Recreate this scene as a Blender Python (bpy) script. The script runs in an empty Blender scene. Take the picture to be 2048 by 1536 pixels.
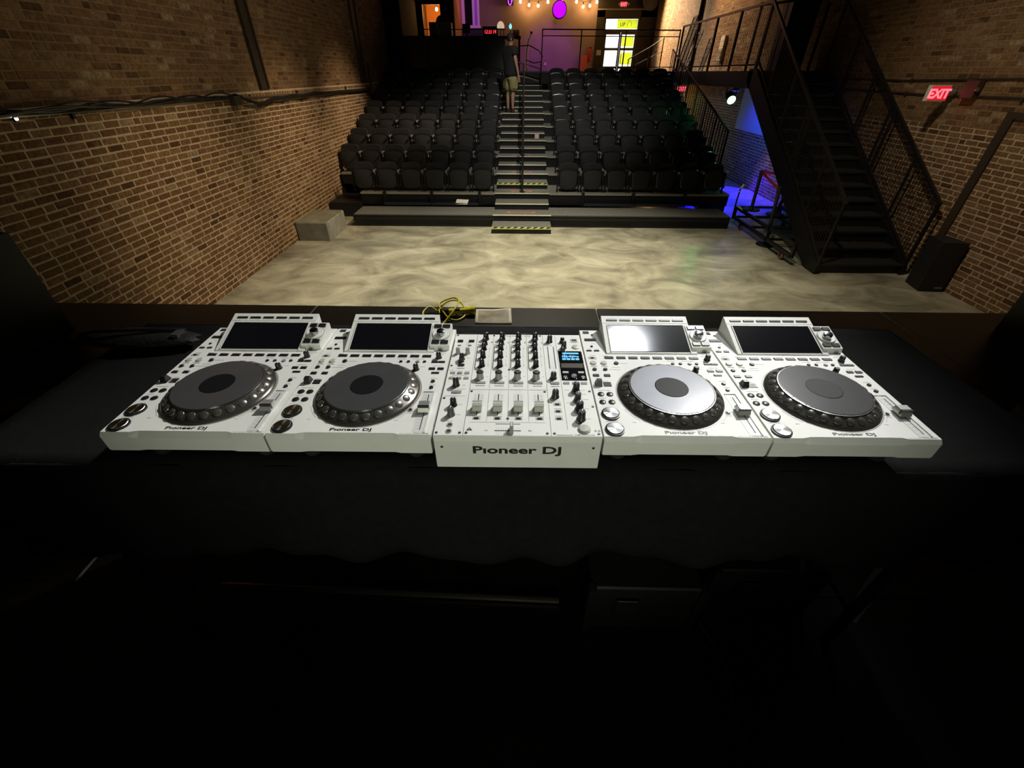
import bpy, math, random
from mathutils import Vector, Matrix
R = math.radians
random.seed(7)
scene = bpy.context.scene
col = scene.collection
PI = math.pi

# ------------------------------------------------------------------ camera
cam_d = bpy.data.cameras.new('camera')
cam = bpy.data.objects.new('camera', cam_d)
col.objects.link(cam)
cam_d.sensor_fit = 'HORIZONTAL'
cam_d.sensor_width = 36.0
cam_d.lens = 850.0 / 2048.0 * 36.0
cam_d.clip_start = 0.02
cam_d.clip_end = 300
CAM = Vector((0, 0, 2.6))
def cam_axes(p, r, y):
    f = Vector((math.sin(y)*math.cos(p), math.cos(y)*math.cos(p), -math.sin(p)))
    ri = Vector((math.cos(y), -math.sin(y), 0)); up = ri.cross(f)
    return f, math.cos(r)*ri + math.sin(r)*up, -math.sin(r)*ri + math.cos(r)*up
CF, CR, CU = cam_axes(R(36.3), R(.15), R(-1.1))
cam.matrix_world = Matrix(((CR.x, CU.x, -CF.x, CAM.x), (CR.y, CU.y, -CF.y, CAM.y), (CR.z, CU.z, -CF.z, CAM.z), (0, 0, 0, 1)))
scene.camera = cam

# ------------------------------------------------------------------ world (daylight outside the street doors)
w = bpy.data.worlds.new('sky'); scene.world = w; w.use_nodes = True
wn = w.node_tree.nodes; wl = w.node_tree.links
bgn = wn['Background']
bgn.inputs['Color'].default_value = (.86, .93, 1, 1); bgn.inputs['Strength'].default_value = 5.0

# ------------------------------------------------------------------ lights of the hall, with added fills
def aim(o, loc, tgt):
    o.location = loc
    o.rotation_euler = (Vector(tgt) - Vector(loc)).to_track_quat('-Z', 'Y').to_euler()
def spot(name, loc, tgt, watt, colr, ang, blend=.6, rad=.12):
    d = bpy.data.lights.new(name, 'SPOT'); d.energy = watt; d.color = colr
    d.spot_size = R(ang); d.spot_blend = blend; d.shadow_soft_size = rad
    o = bpy.data.objects.new(name, d); col.objects.link(o); aim(o, loc, tgt); return o
def point(name, loc, watt, colr, rad=.05):
    d = bpy.data.lights.new(name, 'POINT'); d.energy = watt; d.color = colr; d.shadow_soft_size = rad
    o = bpy.data.objects.new(name, d); col.objects.link(o); o.location = loc; return o
spot('stage_wash_lamp', (3.0, 4.6, 6.4), (-.02, .85, 2.0), 900, (1, .985, .94), 21, .75, .14)
spot('stage_soft_lamp', (2.8, 6.4, 6.4), (.2, .85, 2.0), 46, (.92, .97, 1), 30, .85, .9)
spot('overhead_stage_lamp', (1.4, 2.75, 6.3), (.42, .95, 2.0), 130, (.9, .95, 1), 20, .9, .28)
spot('front_fill', (.0, -2.2, 2.75), (0, .62, 2.06), 68, (.95, 1, .80), 40, .9, .3)  # added fill from behind the camera for the players' front faces
spot('hall_floor_lamp', (.4, 7.0, 6.6), (.2, 6.4, 0), 1500, (1, .93, .74), 80, .95, .2)
for wy, we, wt in ((6.0, 560, .5), (9.2, 950, .8), (12.2, 1150, .9)):
    spot('left_wall_lamp', (2.8, wy-1.5, 6.5), (-4.25, wy, wt), we, (1, .78, .5), 27, .95, .2)
spot('upper_wall_lamp', (1.5, 5.5, 6.9), (-4.3, 8.0, 3.4), 190, (1, .87, .64), 80, 1, .2)
spot('hall_right_lamp', (1.5, 4.8, 6.6), (6.4, 6.9, 1.2), 300, (1, .86, .64), 62, 1, .2)
spot('seating_lamp', (.6, 9.2, 6.6), (.4, 13.0, 1.0), 430, (1, .95, .85), 66, .9, .12)
spot('aisle_fill', (.3, 7.5, 6.7), (.05, 10.6, .6), 420, (1, .97, .85), 15, .9, .12)  # added fill that brightens the aisle steps
scene.view_settings.view_transform = 'Standard'
scene.view_settings.look = 'None'
scene.view_settings.exposure = 1.0
scene.view_settings.gamma = 1.0
scene.view_settings.use_curve_mapping = False

# ------------------------------------------------------------------ materials
MATS = {}
def mat(name, c, rough=.6, metal=0, emit=None, es=0, spec=.5, noise=0, nscale=20, bump=0, bscale=200, coat=0):
    if name in MATS: return MATS[name]
    m = bpy.data.materials.new(name); m.use_nodes = True
    nt = m.node_tree; b = nt.nodes['Principled BSDF']
    b.inputs['Base Color'].default_value = (*c, 1); b.inputs['Roughness'].default_value = rough
    b.inputs['Metallic'].default_value = metal; b.inputs['Specular IOR Level'].default_value = spec
    if coat: b.inputs['Coat Weight'].default_value = coat; b.inputs['Coat Roughness'].default_value = .08
    if emit: b.inputs['Emission Color'].default_value = (*emit, 1); b.inputs['Emission Strength'].default_value = es
    if noise or bump:
        tc = nt.nodes.new('ShaderNodeTexCoord')
    if noise:
        n = nt.nodes.new('ShaderNodeTexNoise'); n.inputs['Scale'].default_value = nscale; n.inputs['Detail'].default_value = 5
        nt.links.new(tc.outputs['Object'], n.inputs['Vector'])
        mx = nt.nodes.new('ShaderNodeMixRGB'); mx.blend_type = 'MULTIPLY'
        rp = nt.nodes.new('ShaderNodeValToRGB')
        rp.color_ramp.elements[0].position = .3; rp.color_ramp.elements[1].position = .7
        rp.color_ramp.elements[0].color = (1-noise, 1-noise, 1-noise, 1)
        nt.links.new(n.outputs['Fac'], rp.inputs['Fac'])
        mx.inputs['Fac'].default_value = 1; mx.inputs['Color1'].default_value = (*c, 1)
        nt.links.new(rp.outputs['Color'], mx.inputs['Color2']); nt.links.new(mx.outputs['Color'], b.inputs['Base Color'])
    if bump:
        n2 = nt.nodes.new('ShaderNodeTexNoise'); n2.inputs['Scale'].default_value = bscale; n2.inputs['Detail'].default_value = 3
        nt.links.new(tc.outputs['Object'], n2.inputs['Vector'])
        bp = nt.nodes.new('ShaderNodeBump'); bp.inputs['Strength'].default_value = bump; bp.inputs['Distance'].default_value = .01
        nt.links.new(n2.outputs['Fac'], bp.inputs['Height']); nt.links.new(bp.outputs['Normal'], b.inputs['Normal'])
    MATS[name] = m
    return m
def emis(name, c, s):
    return mat(name, tuple(x*.3 for x in c), .5, emit=c, es=s)

WHITE = mat('white_plastic', (.74, .74, .7), .5, spec=.3, noise=.05, nscale=30)
PRINT = mat('grey_print', (.22, .22, .2), .6)
BLK = mat('black_plastic', (.012, .012, .013), .35)
BLKM = mat('black_matte', (.012, .012, .012), .7)
GREY = mat('grey_button', (.28, .28, .26), .4)
SILV = mat('silver', (.7, .7, .68), .25, 1)
SPUN = mat('spun_metal', (.75, .75, .73), .2, 1)
GLASS_BLK = mat('black_screen', (.006, .006, .008), .12, spec=.6)
LETTER = mat('black_lettering', (.02, .02, .02), .5)
DARKST = mat('black_steel', (.012, .012, .012), .45, .3, noise=.3, nscale=8)

# spun metal gets an anisotropic look through radial grain
def spun():
    m = bpy.data.materials.new('radial_spun_metal'); m.use_nodes = True; nt = m.node_tree; b = nt.nodes['Principled BSDF']
    b.inputs['Base Color'].default_value = (.72, .72, .7, 1); b.inputs['Metallic'].default_value = 1; b.inputs['Roughness'].default_value = .24
    b.inputs['Anisotropic'].default_value = .85
    tg = nt.nodes.new('ShaderNodeTangent'); tg.direction_type = 'RADIAL'; tg.axis = 'Z'
    nt.links.new(tg.outputs['Tangent'], b.inputs['Tangent'])
    return m
SPUN = spun()

def brick_ramp(nt, rnd):
    rp = nt.nodes.new('ShaderNodeValToRGB'); cr = rp.color_ramp; cr.interpolation = 'CONSTANT'
    cols = [(0, (.155, .086, .041)), (.26, (.185, .106, .053)), (.5, (.132, .072, .034)), (.64, (.21, .125, .064)), (.8, (.168, .094, .046)), (.91, (.085, .045, .022)), (.95, (.26, .185, .11))]
    cr.elements[0].position = 0; cr.elements[0].color = (*cols[0][1], 1)
    cr.elements[1].position = cols[1][0]; cr.elements[1].color = (*cols[1][1], 1)
    for p, c in cols[2:]:
        e = cr.elements.new(p); e.color = (*c, 1)
    nt.links.new(rnd, rp.inputs['Fac']); return rp
def brick_mat(name, per_object):
    m = bpy.data.materials.new(name); m.use_nodes = True; nt = m.node_tree; b = nt.nodes['Principled BSDF']
    b.inputs['Roughness'].default_value = .88; b.inputs['Specular IOR Level'].default_value = .2
    if per_object:
        rnd = nt.nodes.new('ShaderNodeObjectInfo').outputs['Random']
    else:
        rnd = nt.nodes.new('ShaderNodeNewGeometry').outputs['Random Per Island']
    rp = brick_ramp(nt, rnd)
    g = nt.nodes.new('ShaderNodeNewGeometry')
    n = nt.nodes.new('ShaderNodeTexNoise'); n.inputs['Scale'].default_value = 28; n.inputs['Detail'].default_value = 6
    nt.links.new(g.outputs['Position'], n.inputs['Vector'])
    r2 = nt.nodes.new('ShaderNodeValToRGB'); r2.color_ramp.elements[0].position = .3; r2.color_ramp.elements[0].color = (.55, .55, .55, 1)
    r2.color_ramp.elements[1].position = .68; r2.color_ramp.elements[1].color = (1.25, 1.2, 1.1, 1)
    nt.links.new(n.outputs['Fac'], r2.inputs['Fac'])
    mx = nt.nodes.new('ShaderNodeMixRGB'); mx.blend_type = 'MULTIPLY'; mx.inputs['Fac'].default_value = 1
    nt.links.new(rp.outputs['Color'], mx.inputs['Color1']); nt.links.new(r2.outputs['Color'], mx.inputs['Color2'])
    # lime bloom patches
    n3 = nt.nodes.new('ShaderNodeTexNoise'); n3.inputs['Scale'].default_value = 2.2; n3.inputs['Detail'].default_value = 8; n3.inputs['Roughness'].default_value = .7
    nt.links.new(g.outputs['Position'], n3.inputs['Vector'])
    r3 = nt.nodes.new('ShaderNodeValToRGB'); r3.color_ramp.elements[0].position = .58; r3.color_ramp.elements[0].color = (0, 0, 0, 1)
    r3.color_ramp.elements[1].position = .74; r3.color_ramp.elements[1].color = (.7, .7, .7, 1)
    nt.links.new(n3.outputs['Fac'], r3.inputs['Fac'])
    m2 = nt.nodes.new('ShaderNodeMixRGB'); nt.links.new(r3.outputs['Color'], m2.inputs['Fac'])
    nt.links.new(mx.outputs['Color'], m2.inputs['Color1']); m2.inputs['Color2'].default_value = (.30, .22, .13, 1)
    nt.links.new(m2.outputs['Color'], b.inputs['Base Color'])
    bp = nt.nodes.new('ShaderNodeBump'); bp.inputs['Strength'].default_value = .5; bp.inputs['Distance'].default_value = .006
    nt.links.new(n.outputs['Fac'], bp.inputs['Height']); nt.links.new(bp.outputs['Normal'], b.inputs['Normal'])
    return m
BRICK_O = brick_mat('old_brick_single', True)
BRICK_S = brick_mat('old_brick', False)
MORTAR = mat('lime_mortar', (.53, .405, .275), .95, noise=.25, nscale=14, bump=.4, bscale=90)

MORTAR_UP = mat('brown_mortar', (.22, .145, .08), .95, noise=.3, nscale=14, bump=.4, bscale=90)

def concrete_floor():
    m = bpy.data.materials.new('polished_concrete'); m.use_nodes = True; nt = m.node_tree; b = nt.nodes['Principled BSDF']
    tc = nt.nodes.new('ShaderNodeTexCoord')
    mp = nt.nodes.new('ShaderNodeMapping'); mp.inputs['Scale'].default_value = (.9, 1.25, 1); mp.inputs['Rotation'].default_value = (0, 0, R(12))
    nt.links.new(tc.outputs['Object'], mp.inputs['Vector'])
    n = nt.nodes.new('ShaderNodeTexNoise'); n.inputs['Scale'].default_value = 1.5; n.inputs['Detail'].default_value = 5; n.inputs['Roughness'].default_value = .62; n.inputs['Distortion'].default_value = .9
    nt.links.new(mp.outputs['Vector'], n.inputs['Vector'])
    rp = nt.nodes.new('ShaderNodeValToRGB'); cr = rp.color_ramp
    cr.elements[0].position = .3; cr.elements[0].color = (.17, .155, .11, 1)
    cr.elements[1].position = .72; cr.elements[1].color = (.55, .51, .38, 1)
    e = cr.elements.new(.5); e.color = (.34, .315, .225, 1)
    nt.links.new(n.outputs['Fac'], rp.inputs['Fac']); nt.links.new(rp.outputs['Color'], b.inputs['Base Color'])
    n2 = nt.nodes.new('ShaderNodeTexNoise'); n2.inputs['Scale'].default_value = 6; n2.inputs['Detail'].default_value = 6
    nt.links.new(mp.outputs['Vector'], n2.inputs['Vector'])
    r2 = nt.nodes.new('ShaderNodeMapRange'); r2.inputs['To Min'].default_value = .2; r2.inputs['To Max'].default_value = .42
    nt.links.new(n2.outputs['Fac'], r2.inputs['Value']); nt.links.new(r2.outputs['Result'], b.inputs['Roughness'])
    return m
CONC = concrete_floor()
BLOCKC = mat('grey_concrete', (.30, .29, .25), .85, noise=.35, nscale=6, bump=.2, bscale=60)
STAGE = mat('black_stage_board', (.014, .0125, .011), .35, noise=.35, nscale=5)
CLOTH = mat('black_cloth', (.0095, .0095, .0095), .95, spec=.15, noise=.3, nscale=40, bump=.3, bscale=500)
CARPET = mat('grey_tread', (.15, .145, .125), .85, noise=.3, nscale=25)
RISER = mat('black_riser', (.010, .010, .012), .5, noise=.3, nscale=10)
SEATM = mat('black_seat_plastic', (.013, .013, .014), .2, bump=.1, bscale=300)
SEATC = mat('black_seat_fabric', (.014, .014, .015), .8, bump=.3, bscale=400)
ARMM = mat('grey_armrest', (.20, .20, .19), .45)
YEL = mat('yellow_strip', (.80, .86, .22), .6)
PALE = mat('pale_strip', (.85, .86, .62), .6)
REDA = mat('red_arrow', (.80, .16, .10), .6)

# ------------------------------------------------------------------ mesh builder
class MB:
    def __init__(s): s.v = []; s.f = []
    def add(s, vs, fs):
        o = len(s.v); s.v += [tuple(p) for p in vs]; s.f += [tuple(i+o for i in f) for f in fs]; return s
    def box(s, x0, x1, y0, y1, z0, z1):
        return s.add([(x0,y0,z0),(x1,y0,z0),(x1,y1,z0),(x0,y1,z0),(x0,y0,z1),(x1,y0,z1),(x1,y1,z1),(x0,y1,z1)],
                     [(0,3,2,1),(4,5,6,7),(0,1,5,4),(1,2,6,5),(2,3,7,6),(3,0,4,7)])
    def rbox(s, x0, x1, y0, y1, z0, z1, c=.002):
        # box with chamfered vertical corners and chamfered top edge
        def ring(x0, x1, y0, y1, c, z):
            return [(x0+c,y0,z),(x1-c,y0,z),(x1,y0+c,z),(x1,y1-c,z),(x1-c,y1,z),(x0+c,y1,z),(x0,y1-c,z),(x0,y0+c,z)]
        a = ring(x0,x1,y0,y1,c,z0); b = ring(x0,x1,y0,y1,c,z1-c*.6); t = ring(x0+c*.6,x1-c*.6,y0+c*.6,y1-c*.6,c,z1)
        return s.loft([a,b,t])
    def loft(s, rings, cap0=True, cap1=True):
        o = len(s.v); n = len(rings[0])
        for r in rings: s.v += [tuple(p) for p in r]
        for k in range(len(rings)-1):
            for i in range(n):
                j = (i+1) % n
                s.f.append((o+k*n+i, o+k*n+j, o+(k+1)*n+j, o+(k+1)*n+i))
        if cap0: s.f.append(tuple(o+i for i in reversed(range(n))))
        if cap1: s.f.append(tuple(o+(len(rings)-1)*n+i for i in range(n)))
        return s
    def lathe(s, prof, n=24, c=(0,0,0), cap0=True, cap1=True):
        rings = []
        for r, z in prof:
            rings.append([(c[0]+r*math.cos(2*PI*i/n), c[1]+r*math.sin(2*PI*i/n), c[2]+z) for i in range(n)])
        return s.loft(rings, cap0, cap1)
    def cyl(s, c, r, z0, z1, n=16): return s.lathe([(r, z0), (r, z1)], n, c)
    def tube(s, pts, r, n=8, closed=False):
        pts = [Vector(p) for p in pts]; rings = []
        up = Vector((0, 0, 1))
        m = len(pts)
        for i, p in enumerate(pts):
            if closed: d = pts[(i+1) % m] - pts[i-1]
            else: d = (pts[min(i+1, m-1)] - pts[max(i-1, 0)])
            d.normalize()
            a = d.cross(up) if abs(d.z) < .95 else d.cross(Vector((1, 0, 0)))
            a.normalize(); b = a.cross(d)
            rings.append([p + r*(math.cos(2*PI*k/n)*a + math.sin(2*PI*k/n)*b) for k in range(n)])
        if closed: rings.append(rings[0]); return s.loft(rings, False, False)
        return s.loft(rings)
    def bar(s, a, b, wd, h):
        # rectangular bar between points; wd is horizontal width, h the other
        a = Vector(a); b = Vector(b); d = (b-a).normalized()
        u = d.cross(Vector((0,0,1))) if abs(d.z) < .99 else Vector((1,0,0))
        u.normalize(); v = u.cross(d)
        r = lambda p: [p + u*wd/2*i + v*h/2*j for i, j in ((-1,-1),(1,-1),(1,1),(-1,1))]
        return s.loft([r(a), r(b)])
    def prism(s, poly, axis, a, b):
        # poly of 2D points extruded along axis ('x','y','z') from a to b
        def P(p, t):
            return {'x': (t, p[0], p[1]), 'y': (p[0], t, p[1]), 'z': (p[0], p[1], t)}[axis]
        return s.loft([[P(p, a) for p in poly], [P(p, b) for p in poly]])
    def xf(s, M):
        s.v = [tuple(M @ Vector(p)) for p in s.v]; return s
    def mesh(s, name, m, smooth=False):
        me = bpy.data.meshes.new(name); me.from_pydata(s.v, [], s.f); me.update()
        if m: me.materials.append(m)
        import bmesh
        bm = bmesh.new(); bm.from_mesh(me); bmesh.ops.recalc_face_normals(bm, faces=bm.faces); bm.to_mesh(me); bm.free()
        if smooth:
            for p in me.polygons: p.use_smooth = True
            me.set_sharp_from_angle(angle=R(38))
        return me
    def build(s, name, m, parent=None, smooth=False, loc=None):
        o = bpy.data.objects.new(name, s.mesh(name, m, smooth)); col.objects.link(o)
        if parent is not None: o.parent = parent
        if loc: o.location = loc
        return o
def link(name, me, parent=None, loc=(0,0,0), rot=None, sc=None):
    o = bpy.data.objects.new(name, me); col.objects.link(o); o.location = loc
    if parent is not None: o.parent = parent
    if rot: o.rotation_euler = rot
    if sc: o.scale = sc
    return o
def empty(name, loc=(0,0,0), rz=0):
    o = bpy.data.objects.new(name, None); o.empty_display_size = .1; col.objects.link(o); o.location = loc; o.rotation_euler = (0,0,rz); return o
def tag(o, label=None, cat=None, group=None, kind=None):
    if label: o['label'] = label
    if cat: o['category'] = cat
    if group: o['group'] = group
    if kind: o['kind'] = kind
    return o
def copy_tree(o, parent=None):
    c = o.copy(); col.objects.link(c); c.parent = parent
    for ch in o.children: copy_tree(ch, c)
    return c
def text_mesh(txt, size, m, ext=.0004, bold=0, sx=1, shear=0, align='LEFT'):
    cu = bpy.data.curves.new('lettering', 'FONT'); cu.body = txt; cu.size = size; cu.extrude = ext; cu.offset = bold; cu.shear = shear
    cu.align_x = align; cu.resolution_u = 3
    o = bpy.data.objects.new('lettering', cu); col.objects.link(o)
    dg = bpy.context.evaluated_depsgraph_get(); me = bpy.data.meshes.new_from_object(o.evaluated_get(dg))
    bpy.data.objects.remove(o); bpy.data.curves.remove(cu)
    if sx != 1:
        for v in me.vertices: v.co.x *= sx
    me.materials.clear(); me.materials.append(m)
    return me
def ordinal(i): return ['first','second','third','fourth','fifth','sixth','seventh','eighth','ninth'][i]
def project(p):
    d = Vector(p) - CAM; z = d.dot(CF)
    if z < .05: return None
    return 1024 + 850*d.dot(CR)/z, 768 - 850*d.dot(CU)/z, z

# ================================================================== STRUCTURE
XL, XR = -4.22, 6.25
YB = -2.5
YE = 26.4
fl = MB().box(XL-.3, XR+.3, 3.0, 27, -.2, 0).build('floor', CONC); tag(fl, kind='structure')
DRAPE = mat('black_drape', (.008, .008, .008), .95, spec=.1)
CEILM = mat('dark_ceiling', (.02, .018, .016), .9)
tag(MB().box(XL-.4, XR+.4, YB-.3, YE+.3, 7.3, 7.5).build('ceiling', CEILM), kind='structure')
# black drape wall behind the stage
pts = []
tag(MB().box(XL-.3, XR+.3, YB-.25, YB, -.2, 7.4).build('wall_back', DRAPE), kind='structure')

# --- brick walls
BL, BH, CJ = .190, .0560, .0125       # brick length, height, joint
COURSE = BH + CJ
def brick_quads(mb, side, x, y0, y1, z0, z1, proud=.003, ch=.004):
    sx = 1 if side == 'L' else -1      # normal direction into the room
    xb, xf = x - sx*.002, x + sx*proud
    o = len(mb.v)
    mb.v += [(xb,y0,z0),(xb,y1,z0),(xb,y1,z1),(xb,y0,z1),(xf,y0+ch*1.3,z0+ch*.7),(xf,y1-ch,z0+ch*.7),(xf,y1-ch,z1-ch*.7),(xf,y0+ch,z1-ch*.7)]
    for f in ((4,5,6,7),(0,1,5,4),(1,2,6,5),(2,3,7,6),(3,0,4,7)): mb.f.append(tuple(o+i for i in f))
def brick_wall(name, side, x, ys, z_split, ztop, ledge, yfar):
    sx = 1 if side == 'L' else -1
    wall = MB()
    xo = x - sx*.4
    wall.box(min(x, xo), max(x, xo), YB, YE+.3, -.2, z_split)
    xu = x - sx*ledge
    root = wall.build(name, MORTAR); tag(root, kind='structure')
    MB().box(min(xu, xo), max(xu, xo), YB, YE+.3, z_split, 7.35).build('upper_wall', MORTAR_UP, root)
    rng = random.Random(11 if side == 'L' else 12)
    bricks = []
    nz = int(ztop/COURSE)
    for k in range(nz):
        z0 = .004 + k*COURSE; z1 = z0 + BH
        up = z0 >= z_split - .02
        xx = xu if up else x
        if not up and z1 > z_split: continue
        soldier = (side == 'L' and not up and z1 > z_split - COURSE*1.1)
        L = .092 if soldier else BL
        y = ys[0] + (rng.random()*.3 if not soldier else 0) - (.1 if k % 2 else 0)
        while y < ys[1]:
            l = L + rng.uniform(-.012, .012)
            if rng.random() < .06 and L > .15: l = .096
            dz = rng.uniform(-.002, .002)
            bricks.append((xx, y, y+l, z0+dz, z1+dz+rng.uniform(-.003, .002), rng.uniform(.0015, .0045)))
            y += l + .0125 + rng.uniform(-.002, .003)
    sc = []
    for i, b in enumerate(bricks):
        a = project((b[0], b[1], b[3])); c = project((b[0], b[2], b[4]))
        if a and c:
            u = (a[0]+c[0])/2; v = (a[1]+c[1])/2
            ok = 4 < u < 2044 and 4 < v < 604
            if side == 'L' and v > 440 and u < 45 + (v-455)*.68: ok = False
            if side == 'R' and (v > 585 - 0 or u < 1700 or (v > 500 and u > 2048-(v-515)*.66)): ok = False
            if side == 'R' and u < 1900 and v > 20 and (u - 1690) < (v)*.46: ok = False
            area = abs(c[0]-a[0]) * 850*BH/a[2]
            if ok: sc.append((area, i))
    sc.sort(reverse=True)
    big = set(i for _, i in sc[:300])
    far = MB()
    cache = {}
    for i, b in enumerate(bricks):
        if i in big:
            key = (round((b[2]-b[1])/.006), round((b[4]-b[3])/.002), round(b[5]/.0015))
            if key not in cache:
                mb = MB(); brick_quads(mb, side, 0, 0, key[0]*.006, 0, key[1]*.002, key[2]*.0015)
                cache[key] = mb.mesh('brick', BRICK_O)
            link('brick', cache[key], root, (b[0], b[1], b[3]))
        else:
            brick_quads(far, side, b[0], b[1], b[2], b[3], b[4], b[5])
    f = far.build('brickwork', BRICK_S, root); f['kind'] = 'stuff'
    return root
wl_ = brick_wall('wall_left', 'L', XL, (2.4, 17.2), 2.345, 5.0, .014, 17)
wr_ = brick_wall('wall_right', 'R', XR, (3.3, 26.4), 1.98, 5.6, 0, 26)

# --- stage deck
st = MB().box(XL, XR, YB, 3.22, -.1, .96).build('stage_platform', STAGE); tag(st, kind='structure')
SEAM = mat('pale_seam_edge', (.34, .31, .27), .6)
pw, pd = 2.352, 1.21
for i in range(-2, 4):
    for j in range(5):
        x0 = -1.71 + pw*(i-0); x1 = x0 + pw
        y1 = 3.262 - pd*j; y0 = y1 - pd
        x0c, x1c = max(x0, XL), min(x1, XR)
        if x1c - x0c < .02: continue
        p = MB().box(x0c+.004, x1c-.004, y0+.002, y1-.002, .965, 1.0).build('deck_panel', STAGE, st)
        if j < 2 and x1c < XR:
            MB().box(x1c-.008, x1c-.0035, y0+.002, y1-.002, .97, 1.0006).build('edge_strip', SEAM, p)

# --- upper deck, walkway, entrance
deck = MB().box(XL, XR, 16.45, 20.5, 2.3, 2.625).box(XL, XR, 20.5, YE, 1.7, 1.95).build('upper_deck', RISER); tag(deck, kind='structure')
MB().box(XL+.6, 4.7, 16.435, 16.45, 2.585, 2.625).build('edge_trim', mat('worn_edge', (.12,.11,.1), .5), deck)
wk = MB().box(4.69, XR, 10.85, 16.45, 2.5, 2.625).build('side_walkway', RISER); tag(wk, kind='structure')
MB().box(4.69, 4.75, 10.85, 16.45, 2.33, 2.5).build('edge_beam', DARKST, wk)
MB().box(4.69, XR, 10.85, 10.93, 2.33, 2.5).build('edge_beam', DARKST, wk)
for y in (12.4, 14.0, 15.6): MB().box(4.75, XR, y, y+.08, 2.36, 2.5).build('joist', DARKST, wk)
# wall under the deck (behind the seats)
tag(MB().box(XL, 4.45, 17.2, 17.35, 0, 2.3).build('wall_under_deck', RISER), kind='structure')
tag(MB().box(4.45, XR, 20.6, 20.75, 0, 2.3).build('wall_passage', mat('brown_plaster', (.16,.09,.05), .9, noise=.3, nscale=3)), kind='structure')
# street wall with door opening
PLAST = mat('tan_plaster', (.36, .27, .22), .9, noise=.15, nscale=2)
DKWALL = mat('olive_dark_wall', (.05, .043, .026), .8, noise=.2, nscale=3)
sw = MB().box(XL-.3, 3.45, YE, YE+.25, 1.7, 7.4).build('wall_front', PLAST); tag(sw, kind='structure')
MB().box(3.45, 3.82, YE-.03, YE+.25, 1.7, 4.95).box(5.5, XR, YE-.03, YE+.25, 1.7, 4.95).box(3.45, XR, YE-.03, YE+.25, 4.68, 7.4).build('door_surround', DKWALL, sw)
MB().box(3.45, 6.0, YE-.06, YE-.03, 4.93, 4.98).build('ledge_strip', mat('pale_trim', (.3,.28,.22), .6), sw)

# --- street doors and what lies outside
def glass_mat(name, tint, alpha):
    m = bpy.data.materials.new(name); m.use_nodes = True; nt = m.node_tree
    nt.nodes.remove(nt.nodes['Principled BSDF'])
    out = nt.nodes['Material Output']
    t = nt.nodes.new('ShaderNodeBsdfTransparent'); t.inputs['Color'].default_value = (*tint, 1)
    g = nt.nodes.new('ShaderNodeBsdfGlossy'); g.inputs['Roughness'].default_value = .03
    mx = nt.nodes.new('ShaderNodeMixShader'); mx.inputs['Fac'].default_value = alpha
    nt.links.new(t.outputs[0], mx.inputs[1]); nt.links.new(g.outputs[0], mx.inputs[2]); nt.links.new(mx.outputs[0], out.inputs['Surface'])
    return m
PANE = glass_mat('clear_pane', (.95, .97, .95), .06)
FILM = mat('yellow_window_film', (.75, .72, .06), .7)
def translucent(name, c):
    m = bpy.data.materials.new(name); m.use_nodes = True; nt = m.node_tree
    nt.nodes.remove(nt.nodes['Principled BSDF']); out = nt.nodes['Material Output']
    a = nt.nodes.new('ShaderNodeBsdfTranslucent'); a.inputs['Color'].default_value = (*c, 1)
    d = nt.nodes.new('ShaderNodeBsdfDiffuse'); d.inputs['Color'].default_value = (*c, 1)
    mx = nt.nodes.new('ShaderNodeMixShader'); mx.inputs['Fac'].default_value = .3
    nt.links.new(a.outputs[0], mx.inputs[1]); nt.links.new(d.outputs[0], mx.inputs[2]); nt.links.new(mx.outputs[0], out.inputs['Surface'])
    return m
FILM = translucent('yellow_window_film_lit', (.62, .62, .12))
FRAME = mat('dark_door_frame', (.06, .05, .035), .5)
dr = empty('door_1', (3.82, YE+.05, 1.95)); tag(dr, kind='structure')
W_, H_ = 1.68, 2.73
MB().box(0, .09, 0, .08, 0, H_).box(W_-.09, W_, 0, .08, 0, H_).box(.09, W_-.09, 0, .08, H_-.06, H_).box(.09, W_-.09, 0, .08, 2.19, 2.29).build('door_frame', FRAME, dr)
for lx0, lx1 in ((.09, .84), (.85, 1.59)):
    leaf = MB()
    leaf.box(lx0, lx0+.07, .01, .06, 0, 2.19).box(lx1-.07, lx1, .01, .06, 0, 2.19)
    for z0, z1 in ((0, .2), (.78, .88), (1.5, 1.6), (2.1, 2.19)): leaf.box(lx0+.07, lx1-.07, .01, .06, z0, z1)
    lo = leaf.build('door_leaf', FRAME, dr)
    for z0, z1 in ((.2, .78), (.88, 1.5), (1.6, 2.1)):
        MB().box(lx0+.07, lx1-.07, .03, .036, z0, z1).build('pane', PANE, lo)
    MB().tube([(lx1-.12 if lx0 < .5 else lx0+.12, -.03, .95), (lx1-.12 if lx0 < .5 else lx0+.12, -.03, 1.35)], .014, 8).build('door_handle', SILV, lo)
MB().box(.09, W_-.09, .03, .036, 2.29, H_-.06).build('transom_pane', PANE, dr)
sg = MB().box(.62, W_-.1, .022, .028, 2.31, H_-.07).build('window_sign', FILM, dr)
me = text_mesh('UP', .2, LETTER, .002, .002); link('sign_lettering', me, dr, (.76, .018, 2.41), (PI/2, 0, 0))
MB().bar((1.1,.016,2.4),(1.1,.016,2.52),.012,.012).bar((1.1,.016,2.52),(1.2,.016,2.62),.012,.012).bar((1.2,.016,2.62),(1.3,.016,2.52),.012,.012).bar((1.3,.016,2.52),(1.3,.016,2.4),.012,.012).build('house_outline', LETTER, dr)
for z0, z1 in ((.95, 1.42), (1.65, 2.05)): MB().box(.93, 1.5, .022, .028, z0, z1).build('window_sign', FILM, dr)
tag(MB().box(-10, 25, YE+.25, 60, 1.6, 1.85).build('pavement', mat('pavement_concrete', (.5,.5,.48), .9)), kind='structure')
ob = empty('street_building', (4, 42, 1.85)); tag(ob, 'pale building across the street seen through the glass doors', 'building')
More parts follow.
